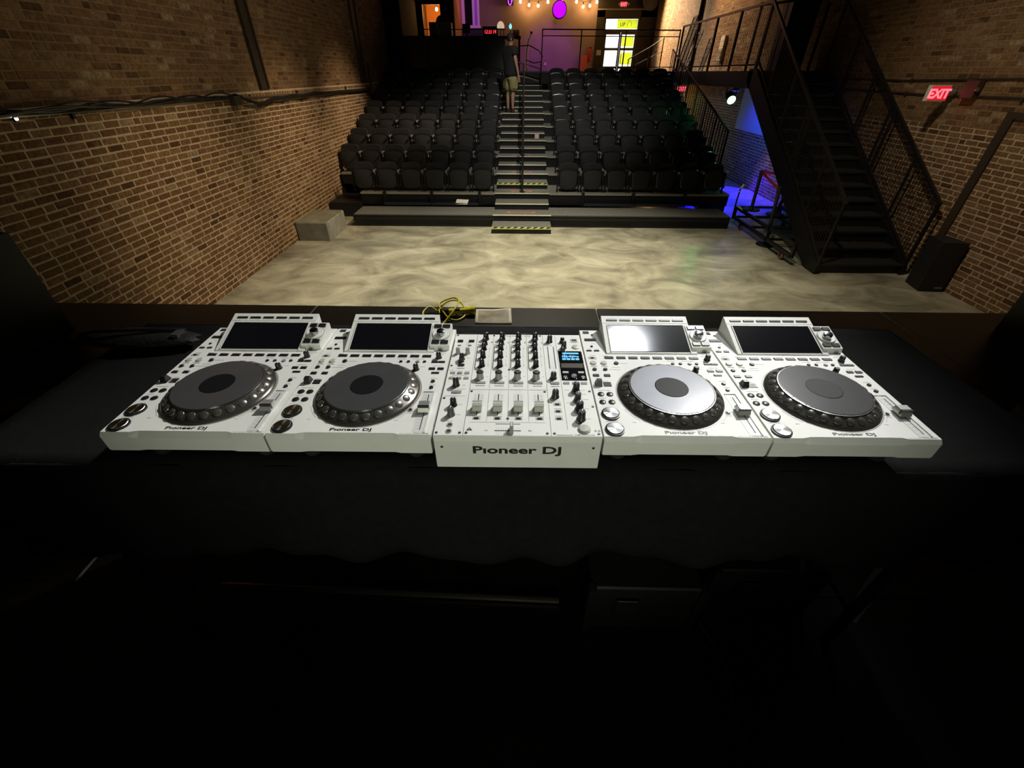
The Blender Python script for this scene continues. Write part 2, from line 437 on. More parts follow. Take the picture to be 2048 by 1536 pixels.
MB().box(-12, 14, 0, .5, 0, 3.2).build('facade', mat('pale_facade', (.6,.56,.48), .9), ob)
for x in (-5, -2, 1, 4, 7): MB().box(x, x+1.4, -.04, 0, .6, 2.3).build('shop_window', mat('street_glass', (.2,.24,.28), .2), ob)
car = empty('parked_car', (5.3, 33, 1.85)); tag(car, 'pale parked car in the street beyond the door', 'car')
cp = [(-2,.25),(-2.05,.7),(-1.2,.85),(-.7,1.35),(.7,1.38),(1.3,.9),(2.05,.75),(2.1,.25)]
MB().prism(cp, 'y', -.85, .85).build('car_body', mat('pale_car_paint', (.55,.58,.62), .3), car)
for x in (-1.25, 1.3):
    for y in (-.8, .66): MB().lathe([(.32,0),(.32,.16)], 16).xf(Matrix.Translation((x, y+.16, .32)) @ Matrix.Rotation(PI/2, 4, 'X')).build('wheel', BLKM, car)

# ================================================================== SEATING STAND
Y0, ZP, RR, DD = 9.02, .247, .238, .827
AX0, AX1 = -.575, .612
stand = empty('seating_stand', (0, Y0, 0)); tag(stand, 'black tiered seating stand with grey treads rising to the upper deck', 'seating stand')
def sb(name, m, x0, x1, y0, y1, z0, z1, parent=stand):
    o = MB().box(x0, x1, y0-Y0, y1-Y0, z0, z1).build(name, m, parent); return o
# front platform
sb('deck', CARPET, -3.42, 4.22, Y0, Y0+.62, ZP-.02, ZP)
sb('fascia', RISER, -3.46, 4.25, Y0+.01, Y0+.06, .1, ZP-.02)
sb('kick_panel', RISER, -3.40, 4.2, Y0+.03, Y0+.08, 0, .1)
sb('edge_rail', mat('black_gloss_rail', (.02,.02,.022), .25), -3.44, 4.24, Y0-.008, Y0+.01, .155, .17)
sb('end_panel', RISER, 4.2, 4.25, Y0+.02, Y0+.62, 0, ZP-.02)
for k in range(1, 9):
    y0 = Y0 + DD*k; z = ZP + RR*k; y1 = y0 + DD + .02
    xl = -3.5 if k == 1 else -4.15
    xr = 4.47
    nose = mat('deck_nose_metal', (.42, .40, .34), .45, .4)
    for a, b in ((xl, AX0), (AX1, xr)):
        d = sb('deck', CARPET, a, b, y0+.01, y1, z-.03, z)
        sb('nosing', nose, a, b, y0-.004, y0+.01, z-.035, z+.001, d)
        sb('fascia', RISER, a, b, y0+.015, y0+.05, z-RR, z-.035)
    d = sb('aisle_deck', CARPET, AX0, AX1, y0+.01, y1, z-.03, z)
    sb('fascia', RISER, AX0, AX1, y0+.015, y0+.05, z-RR, z-.035)
sb('side_apron', RISER, 4.40, 4.44, Y0+DD, 16.4, 0, .45)
sb('side_apron', RISER, -4.2, -4.16, Y0+DD*2, 16.4, 0, .4)
sb('lower_wing', RISER, -4.2, -3.5, Y0+DD-.1, Y0+DD*2, 0, ZP+.04)
# under-seat frames of the first row: posts, shelves
for a, b in ((-2.95, -1.95), (-1.93, -.93), (1.35, 2.4), (2.42, 3.5)):
    y = Y0+DD-.03
    fr = MB().box(a, b, y-Y0-.16, y-Y0-.02, ZP+.03, ZP+.05).box(a, b, y-Y0-.17, y-Y0-.15, ZP+.03, ZP+.075).build('kick_tray', mat('blue_black_steel', (.02,.025,.035), .3), stand)
for x in (-2.96, -1.94, -.9, 1.33, 2.41, 3.51):
    y = Y0+DD-.05
    MB().box(x-.03, x+.03, y-Y0-.02, y-Y0+.05, ZP, ZP+RR+.03).box(x-.045, x+.045, y-Y0-.03, y-Y0, ZP, ZP+.06).build('frame_post', DARKST, stand)
# aisle steps: half steps, nosing strips, arrows
def strip(y, z, x0, x1, hazard, parent):
    if not hazard:
        MB().box(x0, x1, y-Y0-.006, y-Y0+.012, z-.014, z+.0015).build('nosing_strip', PALE, parent)
    else:
        MB().box(x0, x1, y-Y0-.006, y-Y0+.012, z-.035, z+.0015).build('hazard_strip', YEL, parent)
        mb = MB(); n = 9; wdt = (x1-x0)/n
        for i in range(n):
            xa = x0+i*wdt+.02
            mb.add([(xa, y-Y0-.0068, z-.018), (xa+wdt*.42, y-Y0-.0068, z-.018), (xa+wdt*.8, y-Y0-.0068, z), (xa+wdt*.2, y-Y0-.0068, z)], [(0,1,2,3)])
            mb.add([(xa+wdt*.2, y-Y0-.0068, z+.0022), (xa+wdt*.8, y-Y0-.0068, z+.0022), (xa+wdt*.85, y-Y0+.01, z+.0022), (xa+wdt*.25, y-Y0+.01, z+.0022)], [(0,1,2,3)])
        mb.build('hazard_stripe', BLKM, parent)
for k in range(0, 10):
    y0 = Y0 + DD*k; z = ZP + RR*k
    ya = y0 - DD*.5 if k else y0 - .44
    zz = z - RR*.5
    ins = .03 if k else 0
    x0, x1 = (AX0+.03, AX1-.03) if k else (-.575, .60)
    o = sb('half_step', RISER, x0, x1, ya+.012, y0+.02, (z-RR if k else 0), zz-.012)
    t = sb('step_tread', CARPET, x0, x1, ya+.01, y0+.02, zz-.012, zz)
    strip(ya, zz, x0, x1, k in (0, 2), t)
    if k < 9:
        t2 = sb('tread_edge', CARPET, AX0, AX1, y0, y0+.02, z-.02, z+.0005)
        strip(y0, z, AX0, AX1, False, t2)
    if k < 7:
        w2 = .32 if k == 0 else .26; yc = y0+.2-Y0 if k == 0 else y0+.18-Y0; xc = .0
        MB().add([(xc-w2,yc,z+.002),(xc-w2+.09,yc-.05,z+.002),(xc-w2+.09,yc-.016,z+.002),(xc+w2-.09,yc-.016,z+.002),(xc+w2-.09,yc-.05,z+.002),(xc+w2,yc,z+.002),(xc+w2-.09,yc+.05,z+.002),(xc+w2-.09,yc+.016,z+.002),(xc-w2+.09,yc+.016,z+.002),(xc-w2+.09,yc+.05,z+.002)],
                 [(0,1,2,3,8,9) if False else (0,1,9),(2,3,7,8),(1,2,8,9),(4,5,6),(3,4,6,7)]).build('arrow_decal', REDA, t2)
tag(MB().box(.33,.44,-.004,.0,-.07,.04).build('paper_notice', mat('pale_pink_paper', (.7,.55,.5), .8), None, loc=(0, Y0+DD*4.5-.002, ZP+RR*4.5-.05)), 'small pale pink notice stuck on an aisle step riser', 'notice')
tag(MB().add([(0,0,0),(.26,-.02,.0),(.29,.08,.07),(.03,.1,.075),(0,.004,.004),(.26,-.016,.004),(.29,.084,.074),(.03,.104,.079)],[(0,1,2,3),(7,6,5,4),(0,4,5,1),(1,5,6,2),(2,6,7,3),(3,7,4,0)]).build('paper_sheet', mat('white_paper', (.75,.72,.64), .8), None, loc=(-1.42, Y0+DD-.2, ZP+.052)), 'crumpled white paper sheet lying below the front seats', 'paper')

# aisle handrail in the middle of the steps
hr = empty('aisle_handrail', (.02, Y0+DD, ZP+RR)); tag(hr, 'black metal handrail standing along the middle of the aisle steps', 'handrail')
RAILM = mat('black_rail_paint', (.014, .013, .013), .35, .2)
for j, k in enumerate((1, 3, 5)):
    ya = DD*(k-1)+.12; za = RR*(k-1); yb = ya + DD*1.45; zb = za + RR*2
    MB().cyl((0, ya, za), .022, 0, .86, 10).build('post', RAILM, hr)
    MB().cyl((0, yb, zb - .02 + (RR*0)), .022, 0, .86, 10).build('post', RAILM, hr)
    MB().tube([(0, ya-.02, za+.8), (0, ya, za+.87), (0, ya+.08, za+.9), (0, yb-.05, zb+.87), (0, yb+.02, zb+.84)], .021, 10).build('top_rail', RAILM, hr, True)
    MB().tube([(0, ya, za+.45), (0, yb, zb+.43)], .014, 8).build('mid_rail', RAILM, hr, True)
    MB().cyl((0, ya, za), .06, 0, .012, 14).build('base_flange', RAILM, hr)

# ---- seats
def seat_proto():
    t = empty('auditorium_chair')
    # tipped-up seat pan: shield shaped shell
    def outline(w0, w1, h0, h1, n=6):
        # bottom narrow rounded, top broad rounded ; returns (x,z)
        p = []
        rb, rt = .13, .075
        for i in range(n+1):
            a = PI + PI*.5*i/n; p.append((-w0+rb + rb*math.cos(a), h0+rb + rb*math.sin(a)))
        for i in range(n+1):
            a = 1.5*PI + PI*.5*i/n; p.append((w0-rb + rb*math.cos(a), h0+rb + rb*math.sin(a)))
        for i in range(n+1):
            a = PI*.5*i/n; p.append((w1-rt*1.3 + rt*1.3*math.cos(a), h1-rt + rt*math.sin(a)))
        p.append((0, h1+.012))
        for i in range(n+1):
            a = PI*.5 + PI*.5*i/n; p.append((-w1+rt*1.3 + rt*1.3*math.cos(a), h1-rt + rt*math.sin(a)))
        return p
    def ring(s, y, lean): return [((x)*s, y + lean*(z-.05), .24 + (z-.24)*s) for x, z in outline(.196, .210, .035, .440)]
    lean = .12
    MB().loft([ring(.90, -.012, lean), ring(.97, -.004, lean), ring(1.0, .012, lean), ring(1.0, .04, lean), ring(.96, .055, lean)]).build('seat_pan', SEATM, t, True)
    # upholstered inset on the underside
    MB().loft([ring(.84, -.016, lean), ring(.88, -.010, lean)]).build('pan_cover', SEATC, t, True)
    def ring2(s, y): 
        return [(x*s, y + .22*(z-.1) + .0*x, .3 + (z-.3)*s) for x, z in outline(.195, .208, .10, .535)]
    MB().loft([ring2(.97, .085), ring2(1, .095), ring2(1, .115), ring2(.97, .125)]).build('backrest', SEATC, t, True)
    for sx in (-1, 1):
        x = sx*.230
        l = MB().box(x-.012, x+.012, .03, .075, 0, .40).box(x-.016, x+.016, -.03, .1, 0, .014).box(x-.014, x+.014, -.02, .07, .10, .155).build('leg', DARKST, t)
    MB().rbox(.238, .278, -.02, .16, .372, .41, .008).build('armrest', ARMM, t)
    MB().box(-.21, .21, .055, .075, .1, .12).build('cross_bar', DARKST, t)
    return t
proto = seat_proto(); used = False
SX = 1.0
for k in range(1, 9):
    for side in ('left', 'right'):
        n = 6 if (side == 'left' and k == 1) else 7
        for i in range(n):
            x = (-.835 - .519*i) if side == 'left' else (1.01 + .519*i)
            o = proto if not used else copy_tree(proto)
            used = True
            o.location = (x, Y0 + DD*k + .14, ZP + RR*k + .001)
            row = 'front row' if k == 1 else ('top row' if k == 8 else ordinal(k-1) + ' row up')
            pos = 'beside the aisle' if i == 0 else ordinal(i) + ' from the aisle'
            tag(o, 'black folding chair, %s, %s, %s of the steps' % (pos, row, side), 'chair', 'folding chairs on the stand')

# ================================================================== STEEL STAIR ON THE RIGHT
def wire_grid(mb, P, nu, nv, r):
    # P(u,v) -> point, u,v in 0..1 ; thin square wires both ways
    for i in range(nu+1):
        mb.bar(P(i/nu, 0), P(i/nu, 1), r, r)
    for j in range(nv+1):
        mb.bar(P(0, j/nv), P(1, j/nv), r, r)
SX0, SX1 = 4.69, 6.10
stair = empty('steel_stair', ((SX0+SX1)/2, 6.62, 0)); tag(stair, 'black steel staircase with mesh side rails leading up to the walkway', 'staircase')
OX, OY = (SX0+SX1)/2, 6.62
def sl(t): return (4.23*t, 2.62*t)     # along the flight: y, z
SW = (SX1-SX0)/2
for s in (-1, 1):
    x = s*(SW-.03)
    prof = [(0, 0), (.30, 0), (4.23+.2, 2.45), (4.23+.2, 2.66), (4.12, 2.66), (0, .14)]
    MB().prism(prof, 'x', x-.03, x+.03).build('stringer', DARKST, stair)
NS = 15
TREAD = mat('black_stair_tread', (.022, .021, .02), .55, noise=.3, nscale=30)
for i in range(NS):
    y, z = 4.23*i/NS + .03, 2.62*(i+1)/NS - .02
    MB().box(-SW+.06, SW-.06, y, y+.29, z-.03, z).build('tread', TREAD, stair)
    MB().box(-SW+.06, SW-.06, y+.03, y+.04, z-.175, z-.03).build('riser', RISER, stair)
for s in (-1, 1):
    x = s*(SW-.03)
    top = lambda t: (x, 4.23*t, 2.62*t + 1.06)
    bot = lambda t: (x, 4.23*t, 2.62*t + .16)
    MB().bar((x, .0, 1.06), (x, 4.23, 3.7), .04, .045).build('hand_rail', RAILM, stair)
    MB().bar((x, .02, .2), (x, 4.23, 2.82), .03, .03).build('lower_rail', RAILM, stair)
    for j, t in enumerate((0.005, .2, .4, .43, .6, .8, .99)):
        yy, zz = 4.23*t, 2.62*t
        MB().bar((x, yy, zz+.05), (x, yy, zz+1.05), .032, .032).build('baluster', RAILM, stair)
    mb = MB()
    wire_grid(mb, lambda u, v: (x, 4.23*u, 2.62*u + .2 + .85*v), 70, 14, .0048)
    mm = mb.build('mesh_infill', RAILM, stair); mm['kind'] = 'stuff'
# landing post and walkway guard
wg = empty('walkway_guard', (4.72, 10.85, 2.625)); tag(wg, 'black mesh guard rail along the raised side walkway', 'railing')
Lw = 5.6
MB().bar((0, 0, 1.06), (0, Lw, 1.06), .04, .04).build('top_rail', RAILM, wg)
MB().bar((0, 0, .1), (0, Lw, .1), .03, .03).build('bottom_rail', RAILM, wg)
for y in (0, 1.4, 2.8, 4.2, 5.55): MB().bar((0, y, -.15), (0, y, 1.05), .045, .045).build('post', RAILM, wg)
mb = MB(); wire_grid(mb, lambda u, v: (0, Lw*u, .1+.94*v), 60, 10, .005); mm = mb.build('mesh_infill', RAILM, wg); mm['kind'] = 'stuff'
# far guard of the landing against the big column
lg = empty('landing_guard', (5.35, 11.4, 2.625)); tag(lg, 'short black guard rail on the stair landing beside the big column', 'railing')
MB().bar((-.6, 0, 1.06), (.75, 0, 1.2), .04, .04).build('top_rail', RAILM, lg)
for x in (-.6, .72): MB().bar((x, 0, 0), (x, 0, 1.1), .04, .04).build('post', RAILM, lg)
# big black column
cl = empty('steel_column', (5.78, 11.9, 0)); tag(cl, 'thick black steel column rising beside the stair landing', 'column')
MB().box(-.28, .28, -.02, .02, 2.63, 7.3).box(-.28, -.25, -.2, .2, 2.63, 7.3).box(.25, .28, -.2, .2, 2.63, 7.3).build('column_shaft', mat('blue_black_column', (.010,.011,.014), .5), cl)
MB().box(-.32, .32, -.24, .24, 2.626, 2.64).build('base_plate', DARKST, cl)
sp_ = empty('support_post', (4.74, 15.9, 0)); tag(sp_, 'black support post under the walkway at the end of the seats', 'post')
MB().box(-.06, .06, -.06, .06, 0, 2.33).build('post_shaft', DARKST, sp_); MB().box(-.11, .11, -.11, .11, 0, .015).build('base_plate', DARKST, sp_)
# guard at the right end of the seat rows
eg = empty('seat_end_guard', (4.44, Y0+DD*2, 0)); tag(eg, 'sloping black bar guard at the right end of the seat rows', 'railing')
ez = lambda t: ZP+RR*2+RR*6.6*t
MB().bar((0, 0, ez(0)+.85), (0, DD*6.6, ez(1)+.85), .03, .03).build('top_rail', RAILM, eg)
MB().bar((0, 0, ez(0)+.1), (0, DD*6.6, ez(1)+.1), .03, .03).build('bottom_rail', RAILM, eg)
for k in range(2, 9):
    yy = DD*(k-2)+.03; t = yy/(DD*6.6); MB().bar((0, yy, ZP+RR*k), (0, yy, ez(t)+.85), .03, .03).build('post', RAILM, eg)
for i in range(34):
    t = i/33; MB().bar((0, DD*6.6*t, ez(t)+.1), (0, DD*6.6*t, ez(t)+.85), .018, .018).build('bar', RAILM, eg)

# ================================================================== UPPER DECK FURNISHING
dg_ = empty('deck_guard', (.57, 16.5, 2.625)); tag(dg_, 'black two-bar guard rail along the front edge of the upper deck', 'railing')
MB().bar((0, 0, 1.0), (4.1, 0, .98), .03, .03).build('top_rail', RAILM, dg_)
MB().bar((0, 0, .85), (4.1, 0, .83), .022, .022).build('mid_rail', RAILM, dg_)
MB().bar((2.5, 0, .1), (4.1, 0, .1), .022, .022).build('bottom_rail', RAILM, dg_)
for x in (0, 1.17, 2.5, 4.1): MB().bar((x, 0, -.1), (x, 0, 1.0), .032, .032).build('post', RAILM, dg_)
ag = empty('aisle_top_handrail', (-.12, 15.4, 2.3)); tag(ag, 'looped metal handrail at the top of the aisle steps', 'handrail')
CHR = mat('worn_steel_rail', (.30, .27, .25), .3, .9)
MB().tube([(-.02, .55, .53), (.3, .58, .46), (.62, .6, .38), (.68, .62, .33)], .018, 8).build('upper_bar', CHR, ag, True)
MB().tube([(-.02, .5, .2), (.25, .52, .16), (.6, .55, .07)], .018, 8).build('lower_bar', CHR, ag, True)
for x, y, z in ((-.02, .53, -.6), (.66, .6, -.6)): MB().cyl((x, y, z), .02, 0, 1.1, 8).build('post', RAILM, ag)
MB().tube([(0, 1.1, .93), (.3, 1.1, .95), (.6, 1.1, .82), (.72, 1.1, .68), (.66, 1.1, .55), (.45, 1.1, .52), (.2, 1.1, .6)], .014, 8).build('looped_cable_rail', RAILM, ag, True)
cp_ = empty('curved_pole', (.13, 16.52, 2.625)); tag(cp_, 'bright curved steel pole standing at the top of the aisle', 'pole')
MB().tube([(0, 0, 0), (-.01, 0, .5), (.03, 0, .75), (.1, 0, .9)], .02, 8).build('pole_shaft', mat('bright_steel', (.8,.7,.6), .25, 1), cp_, True)
MB().tube([(.1, 0, .9), (.11, 0, .95)], .032, 8).build('pole_tip', BLKM, cp_, True)

# control booth on the deck
booth = empty('control_booth', (-2.1, 16.75, 2.625)); tag(booth, 'glossy black control booth counter on the upper deck', 'booth')
GLB = mat('black_gloss_panel', (.012, .012, .013), .16)
for i, (a, b) in enumerate(((-1.65, -.85), (-.83, -.02), (0, .76), (.78, 1.52))):
    MB().box(a, b, -.16, -.13, .02, .80).build('front_panel', GLB, booth)
MB().box(-1.68, 2.02, -.18, .5, .80, .85).box(1.94, 2.0, .4, .46, 0, .80).build('counter_top', BLKM, booth)
MB().box(-1.66, 1.53, -.13, .5, 0, .80).build('booth_body', BLKM, booth)
MB().box(1.52, 1.545, -.17, -.14, 0, .84).build('corner_trim', mat('worn_edge2', (.2,.17,.14), .5), booth)
MB().bar((-.95, -.15, 1.0), (1.55, -.15, 1.0), .022, .022).bar((-.95,-.15,.85),(-.95,-.15,1.0),.02,.02).bar((1.5,-.15,.85),(1.5,-.15,1.0),.02,.02).build('screen_rail', RAILM, booth)
def on_booth(name, x, label, cat): 
    return tag(empty(name, (x, 16.9, 3.475)), label, cat)
mo = on_booth('computer_monitor', -1.75, 'dark flat monitor on the booth counter beside the clock', 'monitor')
MB().box(-.12, .12, -.02, .02, .08, .30).build('display', GLASS_BLK, mo); MB().box(-.02, .02, 0, .03, 0, .1).build('stand', BLKM, mo); MB().box(-.08, .08, -.05, .07, 0, .012).build('foot', BLKM, mo)
m2 = on_booth('equipment_rack', -2.55, 'grey equipment rack on the left of the booth counter', 'rack')
MB().rbox(-.34, .34, -.02, .35, 0, .34, .01).build('rack_case', mat('dim_grey_metal', (.10,.09,.085), .5), m2)
for z in (.06, .13, .2, .27): MB().box(-.3, .3, -.03, -.02, z-.02, z+.02).build('rack_unit', BLK, m2)
MB().bar((-.02, -.05, .02), (-.1, -.05, .3), .014, .014).build('antenna', mat('white_antenna', (.8,.78,.75), .4), m2)
clk = on_booth('led_clock', -1.02, 'black digital clock with red glowing numerals on the counter', 'clock')
MB().rbox(-.24, .24, -.03, .05, .01, .24, .01).build('clock_case', BLK, clk)
REDL = emis('red_led', (1, .03, .05), 1.6)
me = text_mesh('12:33 14', .145, REDL, .002, .0, .72, 0, 'CENTER'); link('numerals', me, clk, (0, -.034, .07), (PI/2, 0, 0))
for x in (-.16, .16): MB().box(x-.03, x+.03, -.03, .05, 0, .012).build('foot', BLK, clk)
lm = on_booth('table_lamp', -.7, 'small lamp with pale domed shade on the booth counter', 'lamp')
MB().lathe([(.115, .2), (.11, .26), (.085, .32), (.045, .355), (.0, .365)], 20, cap1=False).build('lamp_shade', mat('pale_dome_shade', (.7,.6,.52), .6, emit=(1,.7,.5), es=.3), lm, True)
MB().cyl((0,0,0), .012, 0, .2, 8).build('lamp_stem', BLKM, lm); MB().cyl((0,0,0), .06, 0, .015, 16).build('lamp_base', BLKM, lm)
bl = on_booth('blue_lamp', -.4, 'small teardrop lamp glowing pale blue on the counter', 'lamp')
MB().lathe([(.005,.17),(.035,.2),(.048,.235),(.035,.27),(.008,.31)], 14).build('lamp_globe', emis('pale_blue_glow', (.15,.65,1), .8), bl, True)
MB().cyl((0,0,0), .01, 0, .17, 8).build('lamp_stem', BLKM, bl); MB().cyl((0,0,0), .04, 0, .012, 12).build('lamp_base', BLKM, bl)
ob2 = on_booth('orange_carton', -.23, 'small orange and white carton at the booth end', 'carton')
MB().box(-.1, .1, -.02, .08, 0, .1).build('carton_body', mat('orange_card', (.75,.16,.06), .7), ob2); MB().box(-.1, .1, -.02, .08, .1, .16).build('carton_lid', mat('cream_card', (.75,.6,.45), .7), ob2)

# wall decoration
tag(MB().box(-.06,.06,-.02,0,-.06,.06).build('wall_switch', mat('white_plate', (.75,.6,.62), .5), None, loc=(1.1, YE, 2.92)), 'pale square switch plate low on the purple wall', 'switch')
tag(MB().box(-.11,.11,-.015,0,-.1,.1).build('wall_notice', mat('cream_paper', (.6,.55,.42), .8), None, loc=(3.68, YE-.03, 3.36)), 'cream paper notice on the wall beside the street doors', 'notice')
fe = empty('fire_extinguisher', (3.25, YE-.09, 3.0)); tag(fe, 'red fire extinguisher hanging left of the street doors', 'extinguisher')
REDP = mat('red_paint', (.5, .03, .02), .35)
MB().lathe([(.07,.0),(.08,.03),(.08,.42),(.05,.49),(.025,.52)], 16).build('cylinder_body', REDP, fe, True)
MB().box(-.05,.05,-.02,.02,.52,.57).build('valve', BLKM, fe); MB().tube([(.03,0,.54),(.1,-.02,.45),(.1,-.02,.2)], .012, 6).build('hose', BLKM, fe, True)
os_ = empty('orange_floor_sign', (2.97, YE-.2, 1.95)); tag(os_, 'narrow orange standing sign at the foot of the purple wall', 'sign')
MB().box(-.15,.15,-.02,.0,0,1.3).build('sign_board', mat('orange_plastic', (.85,.2,.05), .5), os_); MB().box(-.1,.1,.0,.2,0,.02).build('sign_foot', BLKM, os_)
ex = empty('exit_sign', (4.62, YE-.06, 5.03)); tag(ex, 'red exit sign with two lamps above the street doors', 'exit sign')
def exit_sign(root, w, h, dep=.05):
    MB().rbox(-w/2, w/2, -dep/2, dep/2, 0, h, .008).build('sign_case', mat('white_sign_case', (.6,.58,.52), .5), root)
    MB().box(-w/2+.012, w/2-.012, -dep/2-.003, -dep/2+.002, .012, h-.012).build('sign_face', emis('red_sign_face', (1,.02,.03), .3), root)
    me = text_mesh('EXIT', h*.8, emis('red_sign_letter', (1,.12,.16), 1.1), .0015, .006*h/.2, .92*w/.3*(.2/h), 0, 'CENTER')
    link('sign_lettering', me, root, (0, -dep/2-.005, h*.2), (PI/2, 0, 0))
exit_sign(ex, .30, .2)
for x in (-.2, .2): MB().lathe([(.02,.0),(.05,.02),(.05,.07)], 12).xf(Matrix.Translation((x,-.02,.1)) @ Matrix.Rotation(PI/2,4,'X')).build('lamp_head', mat('cream_lamp_head', (.5,.45,.35), .5), ex)
ex2 = empty('exit_sign', (5.98, 7.55, 2.27)); tag(ex2, 'red lit exit sign bracketed off the right brick wall', 'exit sign')
exit_sign(ex2, .29, .19, .07)
MB().lathe([(.045,0),(.045,.07),(.03,.09)], 14).xf(Matrix.Translation((.15,0,.1)) @ Matrix.Rotation(PI/2,4,'Y')).build('mounting_boss', mat('grey_metal', (.35,.33,.28), .4, .6), ex2)
MB().bar((.2,0,.1),(.27,0,.1),.03,.03).build('bracket_arm', DARKST, ex2)
jb = empty('junction_box', (6.19, 7.25, 2.4)); tag(jb, 'dark junction box with small lamp on the right wall', 'junction box')
MB().rbox(-.05, .05, -.1, .1, -.08, .12, .01).build('box_body', mat('dark_red_brown_metal', (.07,.03,.022), .5), jb)
MB().lathe([(.0,0),(.02,.005),(.025,.03)], 10).xf(Matrix.Translation((-.04,-.1,.02)) @ Matrix.Rotation(PI/2,4,'X')).build('lamp_bead', SILV, jb)
ex3 = empty('exit_sign', (4.72, 15.5, 2.12)); tag(ex3, 'small red exit sign hanging under the walkway by the seats', 'exit sign')
exit_sign(ex3, .27, .17)
MB().bar((0,0,.17),(0,0,.26),.02,.02).build('hanger', DARKST, ex3)

# string lights
sl_ = empty('string_lights', (-.6, 26.1, 5.3)); tag(sl_, 'string of warm glowing bulbs draped along the back wall', 'string lights')
BULB = emis('warm_bulb', (1, .55, .2), 15)
bulbs = [(-.16,5.19),(.24,5.07),(.66,5.05),(1.1,5.18),(1.73,5.21),(2.41,5.19),(2.73,5.02),(3.03,5.05),(3.34,5.18)]
wire = [(-.5, 5.45)] + [(x, z+.16) for x, z in bulbs] + [(3.7, 5.45)]
MB().tube([(x+.6, 0, z-5.3) for x, z in wire], .008, 6).build('wire', BLKM, sl_, True)
for i, (x, z) in enumerate(bulbs):
    MB().cyl((x+.6, 0, z-5.3), .022, .06, .16, 8).build('bulb_socket', BLKM, sl_)
    MB().lathe([(.0,-.06),(.04,-.04),(.055,0),(.04,.045),(.02,.065)], 12, (x+.6, 0, z-5.3)).build('bulb', BULB, sl_, True)
    if i % 3 == 1: point('bulb_light', (x, 25.95, z), 10, (1, .5, .18), .05)
# purple round wash fixture
pf = empty('purple_wash_light', (1.63, 25.8, 4.9)); tag(pf, 'round wash light glowing vivid purple on the back wall', 'stage light')
MB().lathe([(.30,0),(.34,.03),(.34,.16),(.2,.22)], 24).xf(Matrix.Rotation(-PI/2,4,'X')).build('lamp_housing', BLKM, pf, True)
MB().lathe([(.0,.0),(.28,-.004),(.30,.0)], 24).xf(Matrix.Translation((0,-.01,0)) @ Matrix.Rotation(-PI/2,4,'X')).build('lens', emis('purple_lens', (.36,.0,1), .9), pf, True)
MB().bar((0,.2,0),(0,.58,0),.05,.05).build('wall_arm', BLKM, pf)
spot('purple_wall_wash', (1.4, 22.5, 5.6), (1.3, 26.4, 3.0), 150, (.45, .04, 1), 46, .9, .1)
pn = empty('purple_neon', (-.64, 26.2, 5.22)); tag(pn, 'small curl of purple neon tube high on the wall', 'neon light')
MB().tube([(.1*math.cos(a)*(1-.05*a), 0, .13*math.sin(a)) for a in [i*.5 for i in range(14)]], .018, 6).build('neon_tube', emis('violet_neon', (.5,.05,1), 2), pn, True)
MB().box(-.15,.15,.03,.06,-.15,.15).build('neon_backing', BLKM, pn)

# left corner of the deck: dark partition with lit doorway, posters, bright window
part = MB().box(XL, -3.98, 22, 22.2, 1.95, 7.3).box(-3.28, -2.75, 22, 22.2, 1.95, 7.3).box(-3.98, -3.28, 22, 22.2, 4.71, 7.3).box(-3.98,-3.28,22,22.2,1.95,2.62).build('wall_partition', mat('black_partition', (.012,.011,.011), .8)); tag(part, kind='structure')
tag(MB().box(-2.78, -2.74, 22.2, YE, 1.95, 7.3).build('wall_side_room', mat('orange_plaster', (.75,.33,.09), .85)), kind='structure')
MB().box(XL+.01, -2.78, 24.2, 24.3, 1.95, 7.3).build('room_wall', MATS['orange_plaster'], part)
point('doorway_lamp_light', (-3.5, 22.6, 4.6), 30, (1, .5, .15), .06)
bb = empty('bare_bulb', (-3.48, 22.45, 4.6)); tag(bb, 'bare glowing bulb hanging in the orange doorway', 'light bulb')
MB().lathe([(.0,-.06),(.04,-.04),(.055,0),(.04,.045),(.02,.065)], 12).build('bulb', emis('hot_bulb', (1,.72,.35), 11), bb, True); MB().cyl((0,0,0), .008, .06, 2.6, 6).build('flex', BLKM, bb)
wc = empty('wall_clock_dial', (-3.3, 22.35, 4.2)); tag(wc, 'dark round dial with pale hand in the orange doorway', 'dial')
MB().lathe([(.22,0),(.22,.05),(.2,.06)], 24).xf(Matrix.Rotation(PI/2,4,'X')).build('dial_face', BLKM, wc); MB().bar((-.1,-.065,.1),(.02,-.065,-.06),.02,.006).build('dial_hand', mat('cream_hand', (.8,.65,.4), .5), wc)
for i, z in enumerate((4.32, 4.68)):
    f = empty('picture_frame', (-2.98, 21.96, z)); tag(f, '%s of two dim framed pictures on the black partition' % ('lower', 'upper')[i], 'picture', 'framed pictures on the partition')
    MB().box(-.16,.16,-.0,.03,-.15,.15).build('frame', BLKM, f); MB().box(-.14,.14,-.005,0,-.13,.13).build('print', mat('dim_print', (.07,.065,.06), .6), f)
wf = empty('window_1', (-2.3, 24.4, 1.95)); tag(wf, kind='structure')
PINKW = mat('pale_pink_frame', (.8,.55,.7), .5)
for x0, x1 in ((-.40,-.27),(.06,.16),(.28,.36)): MB().box(x0, x1, 0, .15, 2.3, 5.3).build('window_frame', PINKW, wf)
MB().box(-.27,.06,.06,.08,2.3,5.3).build('pane', GLASS_BLK, wf); MB().box(.16,.28,.06,.08,2.3,5.3).build('pane', mat('violet_pane', (.3,.1,.6), .4), wf)
MB().box(-.40,.40,0,.2,2.2,2.3).build('window_sill', PINKW, wf); MB().box(-.45,.45,.1,.2,0,2.2).build('wall_below', BLKM, wf)
spot('violet_window_spot', (-1.6, 21.5, 5.2), (-2.3, 24.4, 4.9), 60, (.75, .3, 1), 50, .8, .08)
